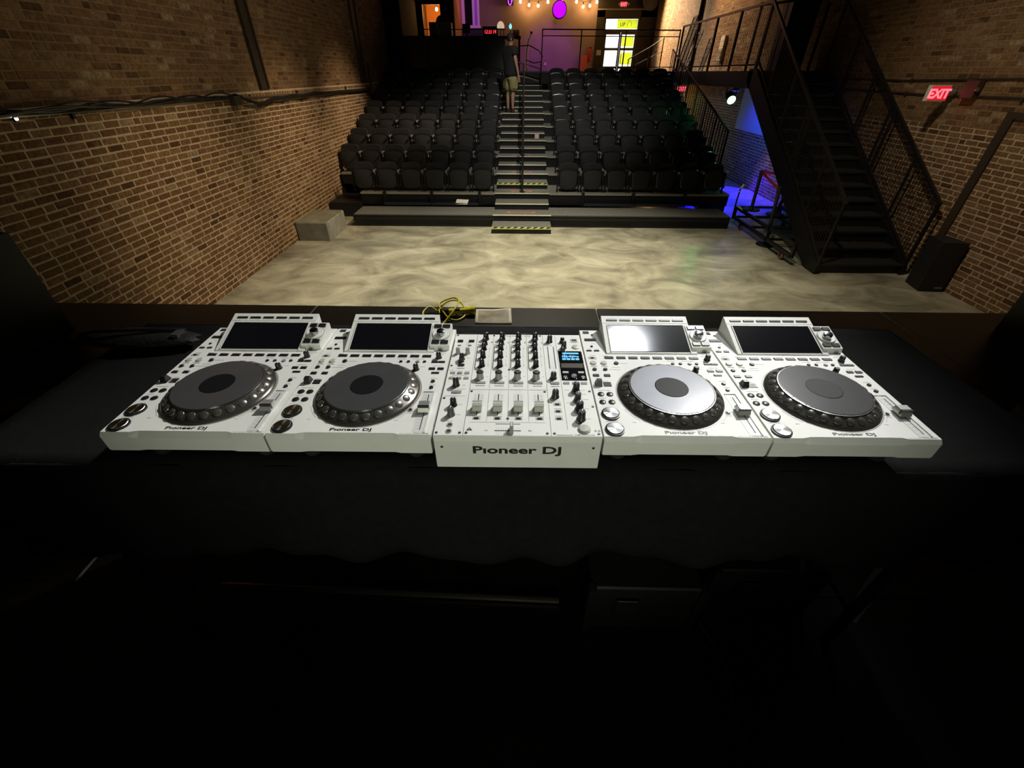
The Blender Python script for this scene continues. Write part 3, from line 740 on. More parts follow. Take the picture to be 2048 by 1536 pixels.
# dark drape at left edge of deck
dp = MB()
ring = []
pl = [(XL+.02+.5*i/24, 16.7+.05*math.sin(i*1.9)) for i in range(25)]
dp.loft([[(x, y, z) for x, y in pl] + [(x, y+.03, z) for x, y in reversed(pl)] for z in (2.63, 5.0, 7.2)])
tag(dp.build('side_drape', DRAPE, None, True), 'black drape hanging at the left end of the upper deck', 'drape')
tag(MB().box(XL+.005, XL+.03, 16.8, 22, 2.63, 7.2).build('wall_darkening_sheet', DRAPE), kind='structure')  # black sheet added to darken the brick wall beyond the drape
# ramp rails and stacked mesh panels by the entrance
rr = empty('entrance_handrail', (5.0, 21.0, 1.95)); tag(rr, 'thin dark handrail on the entrance steps before the doors', 'handrail')
for y, z in ((0,.95),(-.6,1.35)):
    pass
MB().tube([(-.45,2.2,1.1),(.1,1.0,1.45),(.42,.2,1.72),(.42,.15,1.0)], .018, 6).build('top_rail', RAILM, rr, True)
MB().tube([(-.2,1.8,.9),(.42,.2,1.3)], .014, 6).build('mid_rail', RAILM, rr, True)
for x, y, z in ((.42,.2,1.72),(.1,1.0,1.45),(-.25,1.7,1.2),(-.45,2.2,1.1)): MB().cyl((x,y,.0), .02, 0, z, 8).build('post', RAILM, rr)
for i, (x, y, lean, hgt, w) in enumerate(((4.95, 17.2, .30, 1.35, .9), (5.12, 17.35, .24, 1.2, .9), (5.3, 17.5, .3, 1.0, .8), (5.75, 17.3, .15, .85, .8))):
    mp = empty('mesh_panel', (x, y, 2.625)); tag(mp, ('tallest leaning wire mesh panel on the deck by the entrance', 'second leaning wire mesh panel behind the tallest one', 'third leaning wire mesh panel of the stack', 'low wire mesh panel nearest the right brick wall')[i], 'mesh panel', 'mesh panels stacked on the deck')
    P = lambda u, v: (lean*v + .02*u, w*(u-.5)*.5, hgt*v)
    MB().bar(P(0,0),P(0,1),.03,.03).bar(P(1,0),P(1,1),.03,.03).bar(P(0,0),P(1,0),.03,.03).bar(P(0,1),P(1,1),.03,.03).build('panel_frame', RAILM, mp)
    mb = MB(); wire_grid(mb, P, 9, 18, .006); mm = mb.build('wire_mesh', RAILM, mp); mm['kind'] = 'stuff'
# right wall pipe above the deck
vp = empty('wall_pipe', (6.2, 19.9, 2.625)); tag(vp, 'dark vertical pipe on the right brick wall above the deck', 'pipe')
MB().cyl((0,0,0), .05, 0, 4.6, 10).build('pipe_run', RAILM, vp); MB().cyl((0,0,0), .07, 1.0, 1.08, 10).build('pipe_clamp', RAILM, vp)
wb = empty('wall_panel_box', (6.2, 17.0, 2.9)); tag(wb, 'pale cream wall box on the right wall above the walkway', 'wall box')
MB().rbox(-.05,.05,-.16,.16,.0,.62,.01).build('box_body', mat('cream_box', (.5,.45,.36), .5), wb); MB().box(-.06,-.05,-.13,.13,.05,.3).build('box_door', mat('grey_box_door', (.3,.28,.24), .5), wb)
bx = empty('round_wall_speaker', (5.75, 25.9, 5.2)); tag(bx, 'dark round loudspeaker hung high in the far right corner', 'loudspeaker')
MB().lathe([(.1,.1),(.33,.04),(.35,0),(.3,-.03),(.05,-.05)], 24).xf(Matrix.Rotation(PI/2,4,'X')).build('speaker_cone', mat('dim_grey_cone', (.05,.048,.045), .7), bx, True); MB().bar((0,.1,0),(0,.45,.1),.05,.05).build('speaker_arm', BLKM, bx)
spot('entrance_warm_lamp', (4.0, 26.1, 6.5), (6.3, 22.6, 3.3), 4200, (1, .74, .46), 66, .9, .1)
spot('walkway_warm_lamp', (4.2, 18.5, 6.2), (6.3, 16.8, 3.3), 520, (1, .66, .36), 80, .9, .1)
spot('deck_warm_lamp', (1.2, 23.0, 6.6), (1.2, 26.4, 4.4), 26, (1, .55, .25), 80, .9, .1)
point('passage_lamp_light', (5.4, 19.3, 1.9), 8, (1, .5, .14), .06)

# ================================================================== THINGS ON THE HALL WALLS AND FLOOR
POSTM = mat('brown_black_matte', (.035, .022, .012), .7, noise=.3, nscale=10)
for i, (y, w_, x, lab) in enumerate(((8.35, .27, XL-.006, 'dark brown strip running up the left brick wall, nearer the stage'), (13.75, .42, XL-.006, 'dark brown strip on the left brick wall, nearer the seats'))):
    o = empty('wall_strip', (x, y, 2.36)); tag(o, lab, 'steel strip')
    MB().box(0, .018, -w_/2+.03, w_/2-.03, 0, 4.9).build('strip_plate', POSTM, o)  # raised dark brown strip with two flanges over the brick
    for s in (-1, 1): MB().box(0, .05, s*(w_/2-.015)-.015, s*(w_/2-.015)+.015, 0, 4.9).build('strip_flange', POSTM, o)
o = empty('wall_strip', (XR-.03, 6.52, .0)); tag(o, 'dark brown strip on the right brick wall above the floor speaker', 'steel strip')
MB().box(-.0, .03, -.06, .06, .0, 2.2).build('strip_plate', POSTM, o); MB().box(-.0, .03, -2.4, -.06, 2.13, 2.2).build('strip_arm', POSTM, o)  # dark brown upright strip with a level arm
# conduit and cable bundle on the left wall
CABM = mat('black_cable', (.012, .011, .01), .45)
cb = empty('cable_bundle', (XL+.03, 4, 2.3)); tag(cb, 'bundle of black cables strung along the left brick wall', 'cable bundle')
def wav(y0, y1, z0, z1, amp, f, off, n=60, seed=0):
    rng = random.Random(seed); ph = rng.random()*6
    return [(off, y0+(y1-y0)*i/n - 4, z0+(z1-z0)*i/n - 2.3 + amp*math.sin(f*i/n*6.28+ph)) for i in range(n+1)]
for i in range(5):
    MB().tube(wav(2.4, 7.35, 2.325+.012*(i-2), 2.315+.008*(i-2), .012+.004*i, 2+i*.6, .012+.011*(i % 3), 50, i), .009+.002*(i % 2), 6).build('cable', CABM, cb, True)
for i in range(3):
    pts = [(.03+.01*i, y-4, z-2.3-.012*i) for y, z in ((7.35,2.33),(7.6,2.26),(7.9,2.2),(8.15,2.2),(8.5,2.25),(8.8,2.235),(9.2,2.26),(9.6,2.235),(10.2,2.265),(10.8,2.24),(11.6,2.25),(12.6,2.23),(13.9,2.215))]
    MB().tube(pts, .014, 6).build('cable', CABM, cb, True)
cd = empty('wall_conduit', (XL+.012, 4, 2.285)); tag(cd, 'thin bright metal conduit under the cables on the left wall', 'conduit')
MB().tube([(0,-1.6,.02),(0,10.3,-.06)], .014, 8).build('conduit_run', mat('dull_conduit', (.32,.27,.2), .35, .8), cd)
for y in (.6, 3.3, 5.5, 8.2): MB().box(-.01,.02,y-.015,y+.015,-.05,.03).build('clamp', POSTM, cd)
jb2 = empty('junction_box', (XL+.05, 7.32, 2.24)); tag(jb2, 'small dark junction box on the left wall cable run', 'junction box')
MB().rbox(-.05,.05,-.07,.07,-.05,.07,.008).build('box_body', mat('olive_dark_metal', (.05,.045,.03), .5), jb2); MB().box(.05,.055,-.05,.05,-.03,.05).build('box_lid', POSTM, jb2)
jb3 = empty('junction_box', (XL+.05, 13.95, 2.2)); tag(jb3, 'dark junction box on the left wall beside the seats', 'junction box')
MB().rbox(-.05,.05,-.09,.09,-.08,.08,.008).build('box_body', POSTM, jb3); MB().tube([(0,.25,-.0),(0,.27,.6)], .02, 6).build('riser_pipe', POSTM, jb3)
dt = empty('indicator_lamp', (XL+.03, 4.05, 2.265)); tag(dt, 'tiny white indicator lamp under the cables at far left', 'lamp')
MB().lathe([(.0,0),(.012,.003),(.014,.02)], 8).build('lamp_bead', emis('white_indicator', (1,.95,.85), 3), dt); MB().box(-.02,.0,-.015,.015,-.01,.03).build('lamp_mount', BLKM, dt)
for i, (pts, lab) in enumerate(((((0,14,2.56),(0,8.75,2.5),(0,6.4,2.55),(0,3.4,2.55)), 'upper thin dark conduit along the right brick wall'), (((0,10.6,2.36),(0,8.2,2.33),(0,6.4,2.35),(0,3.4,2.36)), 'lower thin dark conduit along the right brick wall'))):
    c_ = empty('wall_conduit', (XR-.02, 7, 2.4)); tag(c_, lab, 'conduit')
    MB().tube([(x, y-7, z-2.4) for x, y, z in pts], .013, 6).build('conduit_run', POSTM, c_, True)
    for y in (-2.5, -.5, 1.5): MB().box(-.01,.02,y-.015,y+.015,pts[1][2]-2.43,pts[1][2]-2.37).build('clamp', POSTM, c_)

blk = empty('concrete_block', (-3.9, 8.5, 0)); tag(blk, 'grey concrete plinth against the left brick wall by the stand', 'plinth')
MB().rbox(-.31, .30, -.45, .47, 0, .335, .02).build('block_body', BLOCKC, blk)
MB().box(-.30,.285,-.435,.455,.335,.338).build('top_slab', mat('stained_concrete', (.27,.25,.17), .8, noise=.45, nscale=5), blk)

# plaster band on the right wall under the walkway and stage lights there
tag(MB().box(XR-.03, XR-.012, 11.2, 14.6, 1.28, 2.36).build('plaster_band', mat('white_plaster', (.45,.45,.5), .9)), 'smooth plaster band above the bricks under the walkway', 'plaster panel')
par = empty('par_light', (5.02, 12.5, 2.2)); tag(par, 'stage light glowing green hung under the side walkway', 'stage light')
Mx = Matrix.Translation((0,0,-.08)) @ Matrix.Rotation(R(115),4,'X')
MB().lathe([(.05,-.14),(.09,-.1),(.1,.1),(.1,.13)], 18).xf(Mx).build('lamp_can', BLKM, par, True)
MB().lathe([(.0,.131),(.092,.131),(.092,.136)], 18).xf(Mx).build('lens', emis('green_lens', (.3,1,.4), 4), par, True)
MB().bar((-.12,0,-.08),(-.12,0,.12),.02,.006).bar((.12,0,-.08),(.12,0,.12),.02,.006).bar((-.12,0,.12),(.12,0,.12),.02,.006).build('yoke', BLKM, par)
point('green_light', (5.02, 12.28, 2.0), 6, (.1, 1, .3), .06)
bpr = empty('par_light', (5.45, 13.3, 2.3)); tag(bpr, 'small dark stage light throwing blue light under the walkway', 'stage light')
MB().lathe([(.04,.12),(.07,.08),(.075,-.06),(.075,-.08)], 16).build('lamp_can', BLKM, bpr, True); MB().lathe([(.0,-.081),(.07,-.081),(.07,-.086)], 16).build('lens', emis('blue_lens', (.05,.05,1), 1.5), bpr)
MB().bar((0,0,.1),(0,0,.2),.02,.02).build('hanger', BLKM, bpr)
spot('blue_floor_spot', (5.45, 13.3, 2.2), (5.2, 12.1, 0), 1100, (.02, .01, 1), 60, .25, .04)
spot('blue_wall_spot', (5.2, 12.9, 2.2), (6.3, 13.0, 1.5), 40, (.02, .01, 1), 100, .6, .04)
spot('violet_fill_spot', (4.95, 11.6, 2.25), (6.3, 11.8, .4), 30, (.75, .45, .95), 56, .9, .04)

# ---- equipment dolly
do = empty('steel_dolly', (4.78, 8.2, 0)); tag(do, 'low black steel dolly on casters between seats and staircase', 'dolly')
def B(mb, a, b, w=.05, h=.05): return mb.bar(a, b, w, h)
x0, x1, y0, y1, ym = -.3, .62, -1.2, 1.2, -.3
for z, nm in ((.34, 'upper_rail'), (.15, 'lower_rail')):
    B(MB(), (x0, y0, z), (x0, y1, z)).build(nm, DARKST, do); B(MB(), (x1, ym, z), (x1, y1, z)).build(nm, DARKST, do)
    for y in (ym, .45, y1): B(MB(), (x0, y, z), (x1, y, z), .04, .04).build('cross_rail', DARKST, do)
for x, y in ((x0, y0), (x0, ym), (x1, ym), (x0, y1), (x1, y1)): B(MB(), (x, y, .13), (x, y, .36)).build('corner_post', DARKST, do)
MB().box(x0-.03, x0+.03, y1-.35, y1-.05, .366, .37).build('yellow_tape', YEL, do)
WHL = mat('red_brown_rubber', (.22, .07, .05), .6)
for x, y in ((x0, y0+.3), (x1, ym+.1), (x0, y1-.42), (x1, y1-.3)):
        c = MB().box(x-.03, x+.03, y-.03, y+.03, .1, .13).box(x-.028,x-.022,y-.02,y+.02,.05,.12).box(x+.022,x+.028,y-.02,y+.02,.05,.12).build('caster_fork', DARKST, do)
        MB().lathe([(.062,-.018),(.068,-.012),(.068,.012),(.062,.018)], 16).xf(Matrix.Translation((x,y,.068)) @ Matrix.Rotation(PI/2,4,'Y')).build('caster_wheel', WHL, do, True)
hd = MB().tube([(x0-.02, y1+.0, .1), (x0-.02, y1+.03, .45), (x0+.0, y1+.06, .68)], .016, 8).build('push_handle', DARKST, do, True)
MB().tube([(x0, y1+.05, .62), (x0+.01, y1+.06, .7), (x0+.06, y1+.08, .76)], .024, 8).build('white_grip', mat('white_grip_rubber', (.8,.78,.72), .5), hd, True)
# ---- barrier posts with red belts
BELT = mat('red_belt', (.42, .02, .03), .6)
def stanchion(x, y, z, lean, lab, hh=1.0):
    s = empty('barrier_post', (x, y, z)); tag(s, lab, 'barrier post', 'belt barrier posts')
    MB().lathe([(.16,0),(.165,.008),(.16,.022),(.04,.034),(.03,.05)], 28).build('base_disc', DARKST, s, True)
    MB().tube([(0,0,.03),(lean[0]*.9, lean[1]*.9, hh*.92)], .03, 12).build('pole', RAILM, s, True)
    MB().tube([(lean[0]*.9, lean[1]*.9, hh*.9),(lean[0], lean[1], hh)], .036, 12).build('belt_head', BLKM, s, True)
    return s
stanchion(4.57, 8.04, 0, (-.1, .0), 'black barrier post with round base standing on the floor')
stanchion(4.62, 9.05, .37, (-.03, -.0), 'black barrier post standing tilted on the dolly, nearest the seats', .72)
stanchion(4.92, 8.70, .37, (.18, .0), 'black barrier post leaning toward the stair on the dolly', .72)
bt = MB()
a = Vector((4.60, 9.04, 1.06)); b = Vector((4.47, 8.08, .97))
bt.loft([[tuple(a+Vector((0,0,.025))), tuple(a+Vector((.004,0,.025))), tuple(a+Vector((.004,0,-.025))), tuple(a+Vector((0,0,-.025)))], [tuple(b+Vector((0,0,.025))), tuple(b+Vector((.004,0,.025))), tuple(b+Vector((.004,0,-.025))), tuple(b+Vector((0,0,-.025)))]])
tag(bt.build('belt', BELT), 'red barrier belt stretched down toward the floor-standing post', 'belt')
bt = MB().bar((4.62, 9.06, 1.06), (5.10, 8.72, 1.07), .006, .05); tag(bt.build('belt', BELT), 'short red barrier belt running from the dolly post behind the stair', 'belt')

# ---- loudspeakers
GRILL = mat('black_speaker_grille', (.010, .010, .011), .6, bump=.6, bscale=250)
CAB = mat('black_speaker_cabinet', (.012, .011, .011), .6, noise=.2, nscale=20)
def speaker(name, loc, rz, w_, d_, h_, lab, tilt=0, badge=True):
    s = empty(name, loc, rz); tag(s, lab, 'loudspeaker')
    t = tilt
    prof = [(-d_/2, 0), (d_/2, 0), (d_/2+t, h_), (-d_/2+t, h_)]
    MB().loft([[(-w_/2*k, y, z) for y, z in prof] if False else [(x, y, z) for x, y, z in ((-w_/2,prof[0][0],0),(w_/2,prof[0][0],0),(w_/2*.72,prof[1][0],0),(-w_/2*.72,prof[1][0],0))], [(-w_/2,prof[3][0],h_),(w_/2,prof[3][0],h_),(w_/2*.72,prof[2][0],h_),(-w_/2*.72,prof[2][0],h_)]]).build('cabinet', CAB, s)
    MB().loft([[(-w_/2+.015, prof[0][0]-.012, .015),(w_/2-.015, prof[0][0]-.012, .015),(w_/2-.015, prof[0][0]-.001, .015),(-w_/2+.015, prof[0][0]-.001, .015)], [(-w_/2+.015, prof[3][0]-.012, h_-.015),(w_/2-.015, prof[3][0]-.012, h_-.015),(w_/2-.015, prof[3][0]-.001, h_-.015),(-w_/2+.015, prof[3][0]-.001, h_-.015)]]).build('grille', GRILL, s)
    if badge: MB().box(w_/2-.14, w_/2-.04, prof[0][0]-.018, prof[0][0]-.01, .05, .075).build('badge', mat('dull_silver_badge', (.3,.3,.29), .4, .8), s)
    return s
speaker('floor_loudspeaker', (6.055, 6.17, 0), R(-4), .33, .36, .70, 'black loudspeaker standing on the floor against the right brick wall', .02)
speaker('stage_loudspeaker', (-3.68, 2.58, 1.0), R(-8), .52, .58, .72, 'large black loudspeaker at the left end of the stage', 0, False)
speaker('stage_loudspeaker', (3.95, 2.72, 1.0), R(8), .62, .60, .78, 'large black loudspeaker at the right end of the stage', 0, False)

# ================================================================== PERSON ON THE AISLE STEPS
def skin(name, chain_v, edges, radii, m, parent, sub=2, root=0):
    me = bpy.data.meshes.new(name); me.from_pydata(chain_v, edges, []); me.update()
    o = bpy.data.objects.new(name, me); col.objects.link(o)
    md = o.modifiers.new('skin', 'SKIN'); md.use_smooth_shade = True
    sv = me.skin_vertices[0].data
    for i, r in enumerate(radii):
        sv[i].radius = (r, r) if not isinstance(r, tuple) else r
        sv[i].use_root = (i == root)
    s2 = o.modifiers.new('sub', 'SUBSURF'); s2.levels = sub; s2.render_levels = sub
    dg = bpy.context.evaluated_depsgraph_get(); nm = bpy.data.meshes.new_from_object(o.evaluated_get(dg))
    bpy.data.objects.remove(o)
    nm.materials.clear(); nm.materials.append(m)
    for p in nm.polygons: p.use_smooth = True
    r = bpy.data.objects.new(name, nm); col.objects.link(r); r.parent = parent
    return r
zf = ZP + RR*6
per = empty('person', (-.33, Y0+DD*6+.16, zf+.002), R(-52)); tag(per, 'person in black t-shirt and khaki cargo shorts standing on the aisle steps', 'person')
SKIN = mat('skin', (.42, .25, .17), .55)
SHIRT = mat('black_tshirt', (.012, .012, .013), .9)
SHORT = mat('khaki_shorts', (.30, .27, .12), .9, noise=.25, nscale=15)
HAIR = mat('dark_hair', (.018, .014, .012), .6, bump=.4, bscale=120)
# local frame: facing +y, x to his right
V = [(0,0,.93),(0,-.015,1.1),(0,-.02,1.28),(0,-.015,1.40),(0,.0,1.47),(0,.01,1.53),(0,.02,1.60),(0,.015,1.66)]
Ed = [(0,1),(1,2),(2,3),(3,4),(4,5),(5,6),(6,7)]
rad = [(.15,.11),(.145,.10),(.17,.11),(.14,.09),(.055,.055),(.062,.07),(.075,.092),(.055,.065)]
def addc(pts, rs, root):
    prev = root
    for p, r in zip(pts, rs):
        V.append(p); rad.append(r); Ed.append((prev, len(V)-1)); prev = len(V)-1
    return prev
for s in (-1, 1):
    w_ = addc([(s*.19,-.01,1.38),(s*.235,-.03,1.22),(s*.25,-.01,1.10),(s*.25,.04,.97),(s*.25,.065,.86)], [.055,.048,.042,.036,.026], 3)
    pm = addc([(s*.25,.08,.81),(s*.25,.085,.775)], [(.022,.036),(.018,.036)], w_)
    for q, (dy, L, cr) in enumerate(((.035,.062,.01),(.012,.072,.012),(-.012,.068,.012),(-.032,.055,.01))):
        addc([(s*.25,.09+dy,.755),(s*(.246),.095+dy*1.05,.755-L*.5),(s*.236,.1+dy,.755-L)], [.010,.009,.0075], pm)
    addc([(s*.235,.125,.79),(s*.225,.14,.755),(s*.218,.142,.728)], [.011,.010,.008], w_+1)
    f = addc([(s*.09,.0,.86),(s*.105,.015,.66),(s*.11,.01,.48),(s*.11,-.012,.34),(s*.11,-.01,.12),(s*.11,.0,.05)], [.088,.078,.056,.054,.036,.036], 0)
    addc([(s*.115,.08,.035),(s*.12,.16,.025)], [(.036,.028),(.03,.02)], f)
skin('body', V, Ed, rad, SKIN, per)
def nose_head():
    mb = MB()
    c = Vector((0, .03, 1.6))
    mb.lathe([(.0,-.075),(.035,-.07),(.055,-.045),(.062,0),(.055,.05),(.03,.085),(.0,.095)], 14, (0,.02,1.605))
    return mb
# head turned to the right: face parts in a head frame
hm = Matrix.Translation((0,.015,1.60)) @ Matrix.Rotation(R(-32),4,'Z')
def headpart(mb, nm, m): return mb.xf(hm).build(nm, m, per, True)
headpart(MB().lathe([(.0,.13),(.05,.122),(.078,.09),(.09,.045),(.092,.0),(.085,-.03)], 18, (0,-.022,.0), cap0=False, cap1=False), 'hair', HAIR)
headpart(MB().loft([[(-.012,.088,.02),(.012,.088,.02),(.006,.09,.03),(-.006,.09,.03)],[(-.016,.10,-.02),(.016,.10,-.02),(.006,.112,-.014),(-.006,.112,-.014)]]), 'nose', SKIN)
headpart(MB().box(-.028,.028,.084,.09,-.055,-.045), 'mouth', mat('lips', (.3,.12,.1), .6))
for s in (-1, 1):
    headpart(MB().lathe([(.0,-.006),(.012,0),(.0,.006)], 8, (s*.03,.084,.015)), 'eye', BLKM)
    headpart(MB().lathe([(.0,-.03),(.014,-.02),(.018,0),(.016,.02),(.0,.032)], 8, (s*.088,-.005,-.005)), 'ear', SKIN)
# shirt
Vs = [(0,0,.76),(0,-.01,.95),(0,-.015,1.12),(0,-.02,1.30),(0,-.01,1.47),(.2,-.01,1.37),(.25,-.03,1.24),(-.2,-.01,1.37),(-.25,-.03,1.24)]
skin('tshirt', Vs, [(0,1),(1,2),(2,3),(3,4),(3,5),(5,6),(3,7),(7,8)], [(.225,.17),(.215,.165),(.21,.155),(.225,.155),(.10,.09),(.11,.11),(.10,.10),(.11,.11),(.10,.10)], SHIRT, per)
Vp = [(0,0,.93),(0,0,.86),(.1,.01,.80),(.115,.015,.64),(.118,.012,.46),(-.1,.01,.80),(-.115,.015,.64),(-.118,.012,.46)]
skin('shorts', Vp, [(0,1),(1,2),(2,3),(3,4),(1,5),(5,6),(6,7)], [(.19,.15),(.19,.15),(.125,.14),(.125,.13),(.125,.13),(.125,.14),(.125,.13),(.125,.13)], SHORT, per)
for s in (-1, 1):
    p = MB().rbox(-.012,.012,-.075,.075,.56,.74,.01).xf(Matrix.Translation((s*.222,.0,0))).build('cargo_pocket', SHORT, per)
    MB().lathe([(.045,0),(.05,.03),(.05,.09),(.04,.1)], 12, (s*.11,0,0)).build('sock', mat('dark_sock', (.05,.02,.015), .9), per, True)
    skin('shoe', [(s*.11,-.04,.045),(s*.113,.03,.04),(s*.118,.11,.035),(s*.12,.165,.03)], [(0,1),(1,2),(2,3)], [(.042,.04),(.045,.04),(.046,.034),(.038,.028)], mat('pale_shoe', (.35,.3,.24), .7), per, 1)

# ================================================================== DJ TABLE
TA = R(.53)
CT = Vector((.822, -.606, .575))
def tw(u, v, z):     # table frame (origin at front-left corner of the first player's top plate) -> world
    q = Vector((u, v, z)) - CT
    return Vector((math.cos(TA)*q.x - math.sin(TA)*q.y, math.sin(TA)*q.x + math.cos(TA)*q.y, q.z)) + CAM
CLZ = 1.925
tbl = empty('folding_table', (0, .93, 1.0), TA); tag(tbl, 'long folding table hidden under the black cloth on the stage', 'table')
MB().box(-1.215, 1.195, -.295, .29, .885, .915).build('table_top', mat('brown_board', (.05,.035,.025), .7), tbl)
for x in (-1.1, 1.08):
    for y in (-.25, .25): MB().cyl((x, y, 0), .016, 0, .885, 8).build('leg', BLKM, tbl)
    MB().bar((x,-.25,.2),(x,.25,.2),.02,.02).build('leg_brace', DARKST, tbl)
def cloth():
    mb = MB(); rng = random.Random(3)
    x0, x1, y0, y1 = -1.235, 1.215, -.31, .315
    def h(x, y): return .0015*math.sin(x*23+y*9) + .001*math.sin(x*57-y*31)
    nx, ny = 60, 16
    # closed sheet: top grid then skirts on four sides, hem at about 31 cm except the back
    def top(i, j):
        x = x0+(x1-x0)*i/nx; y = y0+(y1-y0)*j/ny
        return (x, y, .921 + h(x, y)*.6)
    vs = [top(i, j) for j in range(ny+1) for i in range(nx+1)]
    fs = [(j*(nx+1)+i, j*(nx+1)+i+1, (j+1)*(nx+1)+i+1, (j+1)*(nx+1)+i) for j in range(ny) for i in range(nx)]
    mb.add(vs, fs)
    def skirt(pts, nrm, drop, fold):
        rows = []
        m_ = 9
        for r in range(m_+1):
            t = r/m_; row = []
            for k, p in enumerate(pts):
                s = k/len(pts)
                a = fold*t*(math.sin(s*47+1.3*math.sin(s*13)) + .6*math.sin(s*91+2) + .5*math.sin(s*17))
                d = .012*min(1, t*6) + a
                diag = .004*t*math.sin(s*30 + t*6)
                row.append((p[0]+nrm[0]*(d+diag), p[1]+nrm[1]*(d+diag), p[2] - .004*min(1, t*9) - (drop + .008*math.sin(s*40))*t))
            rows.append(row)
        n = len(pts); o = len(mb.v)
        for row in rows: mb.v += row
        for r in range(m_):
            for k in range(n-1): mb.f.append((o+r*n+k, o+r*n+k+1, o+(r+1)*n+k+1, o+(r+1)*n+k))
    fine = 150
    skirt([(x0+(x1-x0)*i/fine, y0, .921) for i in range(fine+1)], (0,-1), .315, .012)
    skirt([(x0+(x1-x0)*i/fine, y1, .921) for i in range(fine+1)], (0,1), .84, .01)  # unseen back skirt, lengthened to keep lamp light off the stage floor
    skirt([(x0, y0+(y1-y0)*i/50, .921) for i in range(51)], (-1,0), .3, .01)
    skirt([(x1, y0+(y1-y0)*i/50, .921) for i in range(51)], (1,0), .3, .01)
    o = mb.build('table_cloth', CLOTH, None, True)
    so = o.modifiers.new('thickness', 'SOLIDIFY'); so.thickness = .003; so.offset = -1
    o.location = (0, .93, 1.0); o.rotation_euler = (0, 0, TA)
    return o
tag(cloth(), 'black cloth draped over the long table under the white decks', 'table cloth')

def fit_text(txt, w_, h_, m, bold=.0, ext=.0003, shear=0):
    me = text_mesh(txt, 1.0, m, 0, bold, 1, shear)
    xs = [v.co.x for v in me.vertices]; ys = [v.co.y for v in me.vertices]
    a, b, c, d = min(xs), max(xs), min(ys), max(ys)
    for v in me.vertices:
        v.co.x = (v.co.x-a)/(b-a)*w_; v.co.y = (v.co.y-c)/(d-c)*h_
    return me
T = .1
JOGRIM = mat('smoked_jog_rim', (.13, .12, .105), .25, .75)
JOGPL = mat('satin_jog_plate', (.20, .20, .208), .17, .72, noise=.12, nscale=18)
DIMP = mat('jog_dimple_grey', (.17, .165, .15), .3, .7)
LINE = mat('fine_print_line', (.35, .35, .33), .6)
def knob_mesh(r, h, m, n=16, grip=True):
    return MB().lathe([(r*1.15, 0), (r*1.12, h*.12), (r, h*.18), (r*.9, h*.94), (r*.8, h)], n).mesh('knob', m, True)
def rect(name, m, root, u, v, w_, h_, z0=0, z1=.0018, c=.0008):
    return MB().rbox(u-w_/2, u+w_/2, v-h_/2, v+h_/2, T+z0, T+z1, c).build(name, m, root)
def disc(name, m, root, u, v, r, z1=.002, n=18, dome=False):
    pr = [(r, 0), (r, z1*.7), (r*.85, z1)] if not dome else [(r, 0), (r*.95, z1*.5), (r*.6, z1*.9), (0.0001, z1)]
    return MB().lathe([(a, T+z) for a, z in pr], n, (u, v, 0)).build(name, m, root, True)
def knob(root, u, v, r, h, m, ptr=True, ang=0, name='knob', base_z=0):
    k = MB().lathe([(r*1.18, 0), (r*1.14, h*.1), (r*.98, h*.18), (r*.9, h*.92), (r*.78, h)], 14).build(name, m, root, True)
    k.location = (u, v, T+base_z); k.rotation_euler = (0, 0, ang)
    if ptr:
        MB().box(-r*.1, r*.1, r*.1, r*.86, h*.96, h*1.015).build('pointer', mat('white_pointer', (.85,.85,.82), .5), k)
    return k
